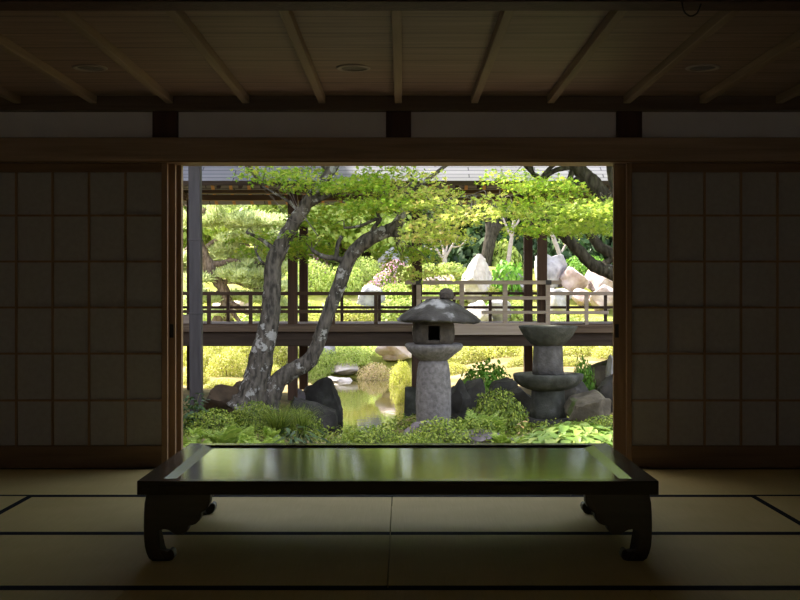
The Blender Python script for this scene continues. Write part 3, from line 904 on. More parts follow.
rock(224, 404, 48, 20, M['rock_brown'], 'smooth brown boulder between the grey post and the maple trunk', D=14.6, depth=.7)
rock(241, 396, 26, 15, M['rock_brown'], 'small brown rock against the left side of the maple trunk', D=15.0)
rock(322, 402, 42, 26, M['rock_dark'], 'dark jagged rock at the pond edge right of the walkway post', D=16.8, seed=31)
rock(313, 417, 54, 21, M['rock_dark'], 'dark flat boulder on the near pond bank beside the maple', D=14.3, depth=.7)
rock(298, 396, 16, 9, M['rock_mauve'], 'small greyish pebble rock at the foot of the walkway posts', D=16.6)
rock(478, 444, 56, 15, M['rock_mauve'], 'flat purplish stone in the plants behind the right half of the table', D=11.6, depth=.6)
rock(512, 443, 34, 6, M['rock_mauve'], 'low purplish stone left of the hosta', D=11.9, depth=.6)
rock(420, 430, 36, 10, M['rock_mauve'], 'flat pinkish stone at the foot of the lantern', D=11.9, depth=.6)
rock(468, 400, 34, 22, M['rock_dark'], 'dark rock right of the lantern pedestal', D=14.0)
rock(458, 412, 26, 34, M['rock_dark'], 'tall dark rock close behind the right side of the lantern pedestal', D=13.6)
rock(500, 398, 40, 20, M['rock_dark'], 'dark rock under the bright green shrub', D=15.2)
rock(588, 419, 46, 29, M['rock_moss'], 'brown mossy rock right of the stone pillar', D=13.2)
rock(574, 398, 40, 22, M['rock_dark'], 'dark rock behind the mossy rock', D=14.6)
rock(612, 398, 30, 24, M['rock_dark'], 'dark rock at the right edge of the doorway', D=14.8)
rock(612, 382, 16, 28, M['rock_grey'], 'pointed grey rock beside the right doorway edge', D=16)
rock(520, 412, 36, 26, M['rock_dark'], 'dark rock beside the base of the stone pillar', D=14.6)
rock(604, 372, 44, 14, M['rock_moss'], 'low mossy mound right of the stone pillar', D=17)
rock(342, 374, 36, 13, M['rock_white'], 'white rock on the far bank of the pond', D=25.8)
rock(340, 382, 34, 6, M['rock_white'], 'flat pale stone at the water line of the pond', D=24.6)
# hillside rocks
rock(477, 300, 31, 46, M['rock_white'], 'tall white rock on the hillside above the railing')
rock(477, 326, 32, 26, M['rock_white'], 'white rock below the tall white hillside rock')
rock(500, 322, 30, 24, M['rock_grey'], 'grey white rock right of the tall white rock')
rock(437, 290, 40, 16, M['rock_pink'], 'low pinkish rock left of the tall white rock')
rock(512, 292, 44, 20, M['rock_grey'], 'grey rock behind the walkway posts')
rock(551, 292, 34, 38, M['rock_grey'], 'large grey rock just right of the walkway posts')
rock(572, 296, 36, 30, M['rock_pink'], 'pale pinkish boulder under the right maple branch')
rock(601, 292, 34, 24, M['rock_pink'], 'reddish rock at the right doorway edge below the branch')
rock(557, 314, 30, 26, M['rock_grey'], 'grey white rock behind the right railing')
rock(604, 312, 30, 28, M['rock_pink'], 'pinkish rock behind the right end of the railing')
rock(582, 306, 22, 18, M['rock_pink'], 'small reddish rock behind the right railing')
rock(372, 315, 30, 31, M['rock_grey'], 'pinkish grey rock behind the railing left of the lantern', seed=50)
rock(392, 275, 38, 28, M['rock_grey'], 'pale grey rock face high on the hillside')
rock(232, 318, 44, 24, M['rock_pink'], 'reddish rock under the pine behind the left railing')
rock(395, 358, 40, 20, M['rock_pink'], 'pinkish rocks face above the pond inlet')
rock(322, 358, 30, 18, M['rock_grey'], 'mauve grey rock on the far bank under the walkway')

# ------------------------------------------------------------------ plants: shared meshes
def dome_pts(n, shell=.42, squash=.8):
    v = unit(rng.normal(size=(n,3))); v[:,2] = np.abs(v[:,2])
    lump = np.array([1+.16*nz((a*2.2,b*2.2,c*2.2),1,3)+.08*nz((a*6,b*6,c*6),1,8) for a,b,c in v])
    rad = lump*(1-shell*rng.random(n)**1.5)
    p = v*rad[:,None]; p[:,2] *= squash
    return p, v

def twig_mesh(name, n=9, h=.75, r=.02, spread=.75):
    m = MB()
    for k in range(n):
        a = random.uniform(0, 6.28); q = random.uniform(.2, spread)
        p, rr = smooth_path([((0.06*math.cos(a),.06*math.sin(a),-.12), r), ((q*.5*math.cos(a),q*.5*math.sin(a),h*.45), r*.7), ((q*math.cos(a),q*math.sin(a),h*random.uniform(.6,.95)), r*.3)], 3)
        m.tube(p, rr, 5)
    return m.mesh(name)

def bush_proto(n, leaf, outline=OUT_OVAL, seed=0):
    p, v = dome_pts(n)
    nr = v + rng.normal(size=(n,3))*.55 + np.array([0,0,.35])
    return leaf_mesh('foliage', p, nr, leaf*(0.7+.6*rng.random(n)), outline, curl=.1)

def flower_proto(n, leaf):
    p, v = dome_pts(n, shell=.04)
    return leaf_mesh('blossom', p*1.03, v+rng.normal(size=(n,3))*.4, leaf*(0.7+.6*rng.random(n)), np.array([(math.cos(a)*.5*(1 if i%2==0 else .55), math.sin(a)*.5*(1 if i%2==0 else .55)) for i, a in enumerate(np.linspace(0, 2*math.pi, 10, endpoint=False))]))

FOL = {}
def foliage_mesh(kind, var, mat):
    key = (kind, var, mat)
    if key not in FOL:
        n, lf = {'fine': (3400, .075), 'mid': (1500, .13), 'big': (620, .22)}[kind]
        me = bush_proto(n, lf); me.materials.append(M[mat]); FOL[key] = me
    return FOL[key]
TW = twig_mesh('stems'); TW.materials.append(M['twig'])

def bush(loc, w, h, kind, mat, label, group, d=None, name='shrub', flower=None, cat='shrub'):
    t = empty(name, loc, random.uniform(0, 6.28))
    t.scale = (w/2, (d or w)/2, h/.85)
    tag(t, label, cat, group)
    link('foliage', foliage_mesh(kind, random.randint(0, 1), mat), None, t)
    link('stems', TW, None, t)
    if flower:
        key = ('fl', flower)
        if key not in FOL:
            me = flower_proto(460, .10); me.materials.append(M['petal']); FOL[key] = me
        link('blossom', FOL[key], None, t)
    return t

def bush_px(px, py, wpx, hpx, kind, mat, label, group, D=None, **kw):
    p = hit(px, py) if D is None else P(px, py, D)
    if D is not None: p.z = min(p.z, H(p.x, p.y)+.3)
    s = p.y/F
    return bush((p.x, p.y, H(p.x,p.y)-.03 if D is None else p.z), wpx*s, hpx*s, kind, mat, label, group, **kw)

# far bank and hillside ------------------------------------------------
G1 = 'golden azaleas on the bank under the walkway'
for (px, py, w, h) in ((205,372,40,26),(228,376,46,30),(214,362,50,24),(248,366,56,30),(284,368,44,28),(268,380,34,20),(196,384,30,18),(222,388,40,12),(186,366,30,24)):
    bush_px(px, py, w, h, 'fine', 'lf_gold', 'golden green azalea mound under the left end of the walkway', G1)
for (px, py, w, h) in ((322,372,34,26),(316,386,34,24),(350,364,44,22),(312,362,26,18)):
    bush_px(px, py, w, h, 'fine', 'lf_lime', 'lime green azalea mound on the left bank of the pond', 'lime azaleas on the left pond bank')
bush_px(382, 362, 50, 24, 'fine', 'lf_lime', 'rounded lime shrub behind the tan mound at the pond', None, D=27)
bush_px(374, 380, 38, 22, 'fine', 'lf_tan', 'tan pink azalea mound standing in the pond shallows', None, D=25.2)
bush_px(401, 378, 26, 34, 'fine', 'lf_gold', 'golden shrub at the pond edge left of the lantern', None, D=23.5)
bush_px(402, 408, 16, 30, 'fine', 'lf_gold', 'narrow golden shrub beside the stone pier', None, D=19.5)
G2 = 'golden azaleas on the right bank'
for (px, py, w, h) in ((470,362,50,22),(504,356,54,20),(448,366,36,20),(540,358,44,18),(582,356,56,20),(612,358,44,20),(430,370,30,24),(455,374,36,14),(520,366,30,12),(566,366,34,12),(436,356,30,14)):
    bush_px(px, py, w, h, 'fine', 'lf_gold', 'golden green azalea mound on the sunlit right bank', G2)
G3 = 'pale shrubs on the hillside'
for (px, py, w, h) in ((196,330,46,30),(255,328,50,22),(300,322,44,26),(340,318,50,22),(400,322,52,26),(430,312,50,30),(455,300,44,22),(520,322,36,24),(560,328,50,16),(600,330,54,16),
                       (310,290,56,34),(345,292,44,30),(330,272,50,28),(365,280,40,26),(420,286,48,28),(395,300,40,18),(300,262,60,30),(355,256,60,30),(590,262,50,24),(572,272,34,18),(450,278,40,18)):
    bush_px(px, py, w, h, 'mid' if (px*7+py) % 3 else 'fine', 'lf_lime', 'pale green shrub on the sunlit hillside behind the railing', G3)
for (px, py, w, h) in ((350,322,70,20),(310,325,50,14),(262,326,50,12),(445,300,30,14),(424,300,26,18)):
    bush_px(px, py, w, h, 'fine', 'lf_gold', 'clipped golden mound on the hillside behind the railing', 'clipped golden mounds on the hillside')
for (px, py, w, h) in ((384,292,30,22),(396,282,34,24),(374,298,26,18),(312,276,40,26),(335,262,40,22),(303,262,30,20)):
    bush_px(px, py, w, h, 'mid', 'lf_azalea', 'azalea in pink bloom on the hillside left of the lantern', 'pink azaleas on the hillside', flower='pink')
bush_px(448, 268, 40, 26, 'mid', 'lf_azalea', 'small green shrub behind the tall white rock', None)
bush_px(508, 292, 40, 34, 'big', 'lf_fresh', 'broad leaved green shrub right of the tall white rock', None)
bush_px(505, 268, 34, 30, 'big', 'lf_lime', 'light green sapling above the broad leaved shrub', None)
bush_px(492, 318, 26, 20, 'mid', 'lf_fresh', 'small green shrub between the white rocks', None)
bush_px(585, 274, 50, 22, 'fine', 'lf_fresh', 'green mound behind the pale pinkish boulder', None)
bush_px(422, 262, 40, 34, 'mid', 'lf_fresh', 'green shrub beside the middle walkway post', None)

for (px, py, w, h) in ((468,297,30,16),(488,298,26,14),(452,292,24,14),(560,298,24,12),(590,304,26,14),(573,322,26,12),(540,300,20,12),(612,300,20,12)):
    bush_px(px, py, w, h, 'mid', 'lf_gold', 'small yellow green shrub between the hillside rocks', 'small shrubs between the hillside rocks')
# trees of the hillside -------------------------------------------------
def crown_proto(n, leaf, squash=.8):
    parts_p, parts_n = [], []
    for k in range(26):
        a = random.uniform(0, 6.28); e = random.uniform(-.35, 1.2); q = random.uniform(.45, .8)
        c = np.array([math.cos(a)*math.cos(e)*q, math.sin(a)*math.cos(e)*q, math.sin(e)*q*squash])
        rr = random.uniform(.26, .42)
        m = n//26
        v = unit(rng.normal(size=(m,3)))
        p = c + v*rr*(1-.35*rng.random((m,1)))*np.array([1,1,.7])
        parts_p.append(p); parts_n.append(v+rng.normal(size=(m,3))*.5+np.array([0,0,.5]))
    p = np.concatenate(parts_p); nn = np.concatenate(parts_n)
    return leaf_mesh('crown', p, nn, leaf*(.7+.6*rng.random(len(p))), OUT_OVAL, curl=.1)
CR = {}
def tree(loc, h, cr, ch, mat, label, group, bark_='bark_dark', lean=0.0, r=.16, name='tree'):
    t = empty(name, loc, random.uniform(0, 6.28))
    tag(t, label, 'tree', group)
    m = MB()
    p, rr = smooth_path([((0,0,-.3), r*1.3), ((lean*.3, .1, h*.35), r), ((lean*.6, -.1, h*.65), r*.8), ((lean, 0, h), r*.5)], 5)
    m.tube(p, rr, 9, rough=.15)
    m.build('trunk', M[bark_], t)
    for k in range(6):
        a = k*1.05+random.random(); z = h*random.uniform(.55, .95)
        b = MB(); q, qq = smooth_path([((lean*z/h,0,z), r*.4), ((lean+math.cos(a)*cr*.45, math.sin(a)*cr*.45, z+ch*.25), r*.22), ((lean+math.cos(a)*cr*.85, math.sin(a)*cr*.85, z+ch*.35), r*.08)], 4)
        b.tube(q, qq, 6); b.build('branch', M[bark_], t)
    key = (mat, random.randint(0, 1))
    if key not in CR:
        me = crown_proto(9000, .10); me.materials.append(M[mat]); CR[key] = me
    c = link('crown', CR[key], None, t)
    c.location = (lean, 0, h*.9+ch*.1); c.scale = (cr, cr, ch)
    return t
def tree_px(px, py, h, cr, ch, mat, label, group, **kw):
    p = hit(px, py)
    return tree((p.x, p.y, H(p.x,p.y)), h, cr, ch, mat, label, group, **kw)

GD = 'dark evergreen trees at the top of the garden'  # leaf colour darkened to stand for the wood's shade
for (x, y) in ((.3,38.5),(2.2,37.5),(4.2,38.5),(6.3,37.5),(8.5,38.5),(1.4,41.5),(3.4,42),(5.6,41.5),(7.8,42),(10.4,41),(12.5,39),(-.4,45),(2.6,46),(6.8,46)):
    tree((x, y, H(x,y)), random.uniform(1.3, 1.9), 1.9, 2.5, 'lf_dark', 'dark evergreen tree at the top of the garden behind the rocks', GD, r=.17)
GL = 'light green trees at the top of the garden'
for (x, y) in ((-2.4,39),(-4.6,37.5),(-6.9,38.5),(-9.2,37.5),(-3.4,42.5),(-6,42),(-8.4,42.5),(-11,41.5),(-13.5,39),(-5,46.5),(-9,47),(-2,49),(-13,46),(-1.1,36.8),(-3.5,36.2),(-2.2,41)):
    tree((x, y, H(x,y)), random.uniform(1.2, 1.8), 2.1, 2.5, 'lf_lime', 'light green broadleaf tree at the top of the garden behind the pine', GL, r=.15)
# low undergrowth before these trees, shade likewise put into its dark leaves
for k in range(12):
    x = 0.9+k*.8; y = 36.0+.5*math.sin(k*2.1)
    bush((x, y, H(x,y)-.1), 1.8, 1.5, 'big', 'lf_dark', 'dark evergreen shrub in the shade under the hillside trees', 'shade shrubs under the hillside trees')

def px_tube(m, pts, D, n=9, rough=.15, k=5, dd=0.0):
    """pts: (px, py, width_px [, D]) -> tube in the scene"""
    q = []
    for a in pts:
        d = a[3] if len(a) > 3 else D
        q.append((P(a[0], a[1], d), a[2]*.5*d/F))
    p, r = smooth_path(q, k)
    m.tube(p, r, n, rough=rough)
    return p

def bare_tree(name, trunk, twigs, D, mat, label, cat='tree', group=None):
    b = P(trunk[0][0], trunk[0][1], D)
    t = empty(name, b)
    tag(t, label, cat, group)
    def add(nm, pts):
        m = MB(); px_tube(m, pts, D); m.v = [(x-b.x, y-b.y, z-b.z) for x,y,z in m.v]; m.build(nm, mat, t)
    add('trunk', trunk)
    for tw in twigs: add('branch', tw)
    return t
bare_tree('tree', [(484,285,15),(486,262,12),(490,240,12),(492,222,13),(488,200,10)], [[(490,240,7),(500,226,6),(512,205,5)],[(491,226,6),(480,212,5),(470,200,4)],[(486,268,5),(478,262,4),(474,255,2)]], 34.6, M['bark_dark'], 'thick brown trunk rising behind the tall white rock', 'tree')
bare_tree('tree', [(507,275,5),(509,256,4.5),(512,235,4),(514,220,3)], [[(512,238,3),(507,228,2.4),(503,218,1.6)],[(513,230,2.4),(518,222,2),(522,214,1.5)]], 34.4, M['twig_pale'], 'slim pale trunk right of the thick brown trunk', 'tree')
bare_tree('bare_shrub', [(443,296,6),(444,278,5),(445,262,4.5),(444,250,3.5)], [[(444,262,3),(436,248,2.2),(428,238,1.5),(422,234,1)],[(445,258,3),(452,246,2.2),(458,236,1.4)],[(444,252,2.4),(441,240,1.8),(440,228,1.2)],[(445,255,2),(448,242,1.5),(449,228,1)],[(437,250,1.6),(430,249,1.2),(424,246,.8)],[(452,247,1.6),(460,246,1.2),(466,240,.8)]], 34, M['twig_pale'], 'pale bare branched shrub in front of the dark hillside trees', 'shrub')
bare_tree('tree', [(566,290,5),(563,268,5),(558,250,4.5),(551,232,4)], [[(560,256,2.5),(566,244,2),(570,236,1.4)]], 34.8, M['twig_pale'], 'slim leaning trunk right of the walkway posts', 'tree')

# pine on the left ------------------------------------------------------
def pine():
    D = 27.0
    b = P(213, 345, D); b.z = min(b.z, H(b.x, D))
    t = empty('pine_tree', b)
    tag(t, 'gnarled garden pine with layered pale needle pads behind the left railing', 'tree')
    def add(nm, pts, mat='bark_pine', n=9):
        m = MB(); p = px_tube(m, pts, D, n=n, rough=.3); m.v = [(x-b.x, y-b.y, z-b.z) for x,y,z in m.v]; m.build(nm, M[mat], t); return p
    add('trunk', [(212,352,13),(214,330,11),(222,312,11),(226,296,12),(217,280,11),(208,266,12),(202,252,12),(196,238,10),(198,222,8),(205,208,5)], n=12)
    brs = [[(224,300,7),(236,306,6),(248,312,5),(262,308,3)],[(222,282,6),(236,282,5),(250,287,4),(268,288,2.5)],[(207,262,7),(218,264,6),(232,260,4.5),(246,264,3),(258,262,2)],
           [(204,250,5),(216,240,4),(232,240,3),(250,246,2)],[(198,240,5),(186,250,4),(176,262,3)],[(222,290,5),(206,300,4),(190,306,3)],[(198,225,4),(214,216,3),(236,214,2)],[(200,215,4),(188,206,3),(178,200,2)],[(228,305,5),(240,322,4),(250,326,3)]]
    for q in brs: add('branch', q, n=7)
    pads = [(250,258,36,9),(225,250,30,9),(262,276,34,10),(235,275,30,9),(205,300,30,10),(262,300,34,9),(236,298,30,9),(215,222,34,10),(250,222,36,11),(245,238,40,9),(190,222,26,10),(186,258,24,10),(276,250,30,10),(280,225,34,12),(200,280,24,8),(270,316,26,8),(232,206,34,8),(285,290,24,10),(190,290,20,9),(280,268,24,8)]
    pads += [(random.uniform(186,288), random.uniform(206,322), random.uniform(10,20), random.uniform(5,10)) for _ in range(34)]
    P_, N_, S_, T_ = [], [], [], []
    for (px, py, w, h) in pads:
        n = int(w*h*3.6)
        c = np.array(P(px, py, D)); s = D/F
        c[1] += rng.uniform(-.6, .6)
        q = unit(rng.normal(size=(n,3)))*(rng.random((n,1))**.4)
        p = c + q*np.array([w*s*.62, .6, h*s*.55])
        p[:,2] = np.maximum(p[:,2], c[2]-h*s*.25)
        d = unit(q*np.array([.5,.5,.3]) + rng.normal(size=(n,3))*.45 + np.array([0,0,.75]))
        P_.append(p); T_.append(d); N_.append(rng.normal(size=(n,3))); S_.append(rng.uniform(.09,.17,n))
    p, tt, nn, ss = (np.concatenate(a) for a in (P_, T_, N_, S_))
    nn = np.cross(tt, nn)
    me = leaf_mesh('needles', p-np.array(b), nn, ss, OUT_NEEDLE*np.array([1,3.2]), tang=tt)
    link('needles', me, M['lf_pine'], t)
pine()

# ------------------------------------------------------------------ maples
def spray(pads, dens, leaf, flat=.10, tilt=.55, droop=.25):
    """pads: (px, py, half_w_px, half_h_px, D) -> leaf points in layered horizontal pads"""
    out = []; cents = []
    for (px, py, hw, hh, D) in pads:
        s = D/F
        n_pad = max(2, int(hw*hh/130))
        for k in range(n_pad):
            a = rng.uniform(0, 6.28); q = math.sqrt(rng.random())
            c = np.array(P(px+hw*.8*q*math.cos(a), py+hh*.85*q*math.sin(a), D + rng.uniform(-.7,.7)))
            r = rng.uniform(.22, .42)
            n = int(dens*r*r*math.pi)
            th = rng.uniform(0, 6.28, n); rr = r*np.sqrt(rng.random(n))
            p = np.stack([c[0]+rr*np.cos(th)*1.2, c[1]+rr*np.sin(th), c[2]+rng.normal(size=n)*flat*.4-droop*(rr/r)**2*r*.5], 1)
            nr = rng.normal(size=(n,3))*tilt + np.array([0,-.12,1.0])
            out.append((p, nr, leaf*rng.uniform(.7,1.2,n))); cents.append(c)
    return merge_arrays(out), cents

def add_twigs(t, org, cents, anchors, mat, r=.009):
    anc = np.array([tuple(a) for a in anchors])
    m = MB()
    for c in cents:
        d = np.linalg.norm(anc-c, axis=1); a = anc[np.argmin(d)]
        a = Vector(a); c = Vector(c)
        mid = a.lerp(c, .5) + Vector((rng.uniform(-.1,.1), rng.uniform(-.1,.1), .08))
        p, rr = smooth_path([(a, r), (mid, r*.7), (c, r*.35)], 3)
        m.tube([q-org for q in p], rr, 4)
    o = m.build('twigs', mat, t); o['kind'] = 'stuff'

def maple(name, label, base, D, trunks, branches, sprays, bark_m, hi):
    """sprays: list of (material, pads, density, leaf)"""
    b = P(base[0], base[1], D); b.z = H(b.x, D)
    t = empty(name, b); tag(t, label, 'tree')
    anchors = []
    for nm, lst in (('trunk', trunks), ('branch', branches)):
        for q in lst:
            m = MB(); p = px_tube(m, q, D, n=14 if nm == 'trunk' else 8, rough=.16, k=6)
            m.v = [(x-b.x, y-b.y, z-b.z) for x,y,z in m.v]
            m.build(nm, bark_m, t); anchors += p
    allc = []
    for (mat, pads, dens, leaf) in sprays:
        (p, nr, sz), c = spray(pads, dens, leaf)
        link('foliage', leaf_mesh('foliage', p-np.array(b), nr, sz, OUT_MAPLE, curl=.12), M[mat], t)
        allc += c
    add_twigs(t, b, allc, anchors, M['twig'])
    return t

DA = 14.2
maple('maple_tree', 'twin stemmed maple leaning right over the pond, with pale patched bark', (262, 405), DA,
  trunks=[[(246,412,44),(252,398,33),(257,378,26),(263,350,23),(269.5,322,20),(271.5,300,18.5),(272,280,17.5),(274,262,17.5),(281,246,16.5),(292,226,14.5),(304,208,13),(316,190,11),(330,172,10),(350,140,8),(372,105,6)],
          [(268,408,24),(272,394,20),(279,380,18),(294,370,17),(308,362,16),(317,346,14),(322,330,13),(330,308,13),(338,288,14),(345,268,14),(352,254,14),(368,240,14),(384,232,14),(396,226,13),(402,214,9),(404,198,6),(414,180,5)]],
  branches=[[(346,262,8),(334,258,6),(322,256,5),(312,250,4)],[(336,258,5),(338,244,4.5),(342,236,4)],[(370,240,8),(374,228,5),(380,218,4),(360,226,3),(344,228,2.5)],[(392,230,14),(398,236,8),(396,242,4)],
            [(304,208,7),(318,200,6),(338,192,5),(358,188,4),(380,186,3)],[(316,190,6),(330,186,5),(352,184,4),(366,194,3)],[(400,214,5),(420,208,4),(444,200,3),(470,196,2)],[(379,218,4),(376,204,3.5),(378,190,3)],
            [(278,252,6),(262,240,4),(246,232,3)],[(274,268,5),(262,262,3),(256,252,2)],[(330,172,6),(310,150,5),(290,120,4)],[(350,140,6),(390,120,5),(430,100,4)],[(300,212,4),(286,200,3),(262,186,2)],[(404,198,5),(440,170,4),(480,140,3)]],
  sprays=[('lf_maple', [(330,178,60,12,14.2),(300,186,40,9,13.8),(265,172,34,6,13.4),(380,178,50,12,14.0),(350,202,36,12,14.2),(372,206,34,10,15.2),(330,214,34,10,15.0),(348,222,28,9,15.2),(312,236,26,8,15.0),(318,248,18,6,14.8),(296,250,16,6,15.0),(256,236,30,10,14.6),(396,196,36,12,13.8),(310,226,18,6,15.0),(250,252,22,6,14.8),(404,250,16,8,15.0)], 420, .046),
          ('lf_maple_y', [(430,214,42,18,13.2),(470,206,36,12,13.0),(420,232,30,10,13.4),(488,214,26,10,13.0),(450,192,40,9,13.6),(410,176,40,8,13.8),(430,242,22,8,13.6),(408,262,18,10,15),(430,276,26,8,15.4)], 400, .046),
          ('lf_maple', [(280,140,70,16,14.2),(350,135,80,18,14.5),(300,110,90,22,14.8),(430,110,90,22,14.4),(350,110,80,30,14.5),(420,130,70,22,14),(330,60,90,30,14.2),(460,80,60,30,14),(400,140,60,14,13.6),(230,120,50,24,14),(235,148,56,12,14),(270,152,40,8,14)], 170, .065)],  # out-of-view crown pads, filled out to green the table's reflection
  bark_m=M['bark_maple'], hi=0)
DB = 14.6
maple('maple_tree', 'dark limbed maple whose branches reach in from the right doorway edge', (668, 425), DB,
  trunks=[[(668,440,44),(664,400,36),(658,350,33),(650,312,30),(636,286,26)]],
  branches=[[(640,290,24),(624,278,17),(608,271,15),(592,264,13),(578,250,12),(566,238,11),(554,229,9),(540,220,6),(524,212,4)],
            [(636,286,18),(626,268,14),(612,254,12),(600,247,11),(590,234,9),(578,224,6),(566,216,4)],
            [(626,262,9),(614,258,8),(602,266,7),(596,272,5)],
            [(636,286,22),(632,250,20),(618,215,18),(602,194,17),(590,180,16),(576,166,14),(556,140,11),(530,110,8),(500,90,5)],
            [(600,192,8),(586,176,7),(570,184,6),(573,168,6),(577,150,5)],
            [(576,166,6),(556,170,5),(541,178,5),(528,168,5),(520,158,4)],[(541,178,4),(550,168,4),(562,158,4)],[(534,176,4),(531,166,4),(528,156,3)],
            [(628,240,12),(615,190,9),(610,166,8),(606,120,6)],[(590,180,5),(560,190,4),(530,194,3),(500,198,2)]],
  sprays=[('lf_maple_b', [(580,206,38,10,13.2),(560,212,36,10,13.2),(600,208,28,14,13.0),(592,222,26,9,13.2),(566,226,24,6,13.4),(606,204,20,8,13.4),(545,206,26,9,13.6),(610,216,16,10,12.8)], 400, .045),
          ('lf_maple', [(520,186,40,8,14),(545,190,30,9,13.8),(500,176,40,8,14.2),(530,200,24,8,14),(516,210,22,8,13.8),(540,182,20,6,13.6),(538,230,14,6,13.6)], 400, .045),
          ('lf_maple_b', [(560,130,70,26,14),(520,140,60,16,14.2),(600,140,50,16,14.4),(560,100,90,22,14.6),(600,100,60,34,14),(520,110,50,30,14),(640,150,40,30,14),(580,60,80,30,14),(660,100,60,40,14)], 170, .065)],  # unseen upper crown, thickened so reflections pick up leaves, not white sky
  bark_m=M['bark_dark'], hi=0)

# bare twigs of a leafless shrub at the left of the maple
bare_tree('bare_twigs', [(318,236,1.10),(308,222,1.00),(298,210,0.90),(290,200,0.75)], [[(306,220,0.70),(296,222,0.60),(284,214,0.50),(272,196,0.40)],[(300,212,0.65),(294,198,0.55),(290,184,0.40)],[(308,222,0.60),(302,206,0.50),(304,192,0.40)],[(290,216,0.50),(280,206,0.45),(264,190,0.35)],[(296,208,0.50),(286,190,0.40),(262,184,0.30)]], 13.4, M['twig'], 'pale leafless twigs crossing the walkway eave beside the left maple stem', 'branch')

# ------------------------------------------------------------------ foreground planting
def fern_mesh(nf=8, L=.55, np_=17):
    P_, N_, T_, S_ = [], [], [], []
    for k in range(nf):
        a = 2*math.pi*k/nf + rng.uniform(-.25,.25); up = rng.uniform(1.05, 1.5); l = L*rng.uniform(.75,1.1)
        d = np.array([math.cos(a), math.sin(a), 0]); side = np.array([-math.sin(a), math.cos(a), 0])
        for i in range(np_):
            u = .12+.88*i/np_
            e0 = math.cos(up); e1 = math.sin(up)
            c = d*l*(e0*u+.25*u*u) + np.array([0,0,l*(e1*u-.26*u*u)])
            tdir = d*(e0+.5*u)+np.array([0,0,e1-.52*u]); tdir = tdir/np.linalg.norm(tdir)
            nrm = np.cross(tdir, side); nrm = nrm/np.linalg.norm(nrm)
            w = l*.30*math.sin(math.pi*min(1,(u*.93+.09)))**.8*(1.15-.6*u)
            for s in (-1, 1):
                P_.append(c); N_.append(nrm+rng.normal(size=3)*.15); T_.append(side*s+tdir*.45); S_.append(max(w, .015))
    me = leaf_mesh('fern', P_, N_, S_, np.array([(0,-.07),(.25,-.17),(.6,-.14),(1,0),(.6,.14),(.25,.17),(0,.07)]), tang=np.array(T_), curl=.12)
    me.name = 'fronds'; me.materials.append(M['lf_fern']); return me
FERN = [fern_mesh() for _ in range(3)]
def ground_at(px, D): 
    x = wx(px, D); return Vector((x, D, H(x, D)))
def fern(px, D, top, label, group='ferns in front of the maple'):
    """top: pixel row its tips reach"""
    p = ground_at(px, D); h = wz(top, D)-p.z
    o = empty('fern', p - Vector((0,0,.02)), random.uniform(0,6.28)); link('fronds', random.choice(FERN), None, o)
    s = h/.50; o.scale = (s*.9, s*.9, s)
    return tag(o, label, 'fern', group)
for px, D, top in ((190,10.8,424),(203,10.4,431),(222,10.9,413),(237,11.1,414),(250,10.8,424),(263,10.5,427),(212,11.7,424),(229,10.4,432),(276,10.9,428),(246,11.8,418),(198,11.9,421),(288,10.5,434),(258,10.2,433),(184,10.4,430),(270,11.9,420),(216,10.3,435)):
    fern(px, D, top, 'light green fern in the bed behind the left corner of the table')
fern(478, 11.8, 398, 'fern with upright fronds right of the lantern pedestal', None)
fern(492, 11.9, 403, 'fern with arching fronds left of the stone pillar', None)
fern(340, 11.6, 436, 'small fern at the near edge of the pond, right of the dark glossy plant', None)
fern(502, 11.3, 424, 'small fern behind the low purplish stone', None)
fern(522, 11.2, 430, 'small fern beside the hosta, left of its leaves', None)

def grass_tuft(px, D, top, label, n=170, spread=.45):
    p = ground_at(px, D); h = wz(top, D)-p.z
    m = MB()
    for k in range(n):
        a = random.uniform(0, 6.28); q = random.uniform(.25, 1)*spread; l = h*random.uniform(.75, 1.1)
        w = .0055
        prev = None; sx, sy = -math.sin(a)*w, math.cos(a)*w
        bx, by = random.uniform(-.06,.06), random.uniform(-.06,.06)
        rows = []
        for i in range(5):
            u = i/4; ww = 1-u*.9
            c = (bx+math.cos(a)*q*u**1.6, by+math.sin(a)*q*u**1.6, l*(u-.28*u**3*(q/spread)))
            rows.append(((c[0]-sx*ww, c[1]-sy*ww, c[2]), (c[0]+sx*ww, c[1]+sy*ww, c[2])))
        b = len(m.v)
        for r_ in rows: m.v += [r_[0], r_[1]]
        for i in range(4):
            m.f.append((b+2*i, b+2*i+1, b+2*i+3, b+2*i+2)); m.sm.append(True)
    me = bpy.data.meshes.new('grass_tuft'); me.from_pydata(m.v, [], m.f); me.update()
    o = link('grass_tuft', me, M['lf_grass']); o.location = p
    return tag(o, label, 'grass tuft')
grass_tuft(278, 12.2, 398, 'tall arching grass tuft in front of the maple stems', 260, .62)
grass_tuft(300, 12.6, 402, 'smaller grass tuft right of the tall arching one', 130, .4)

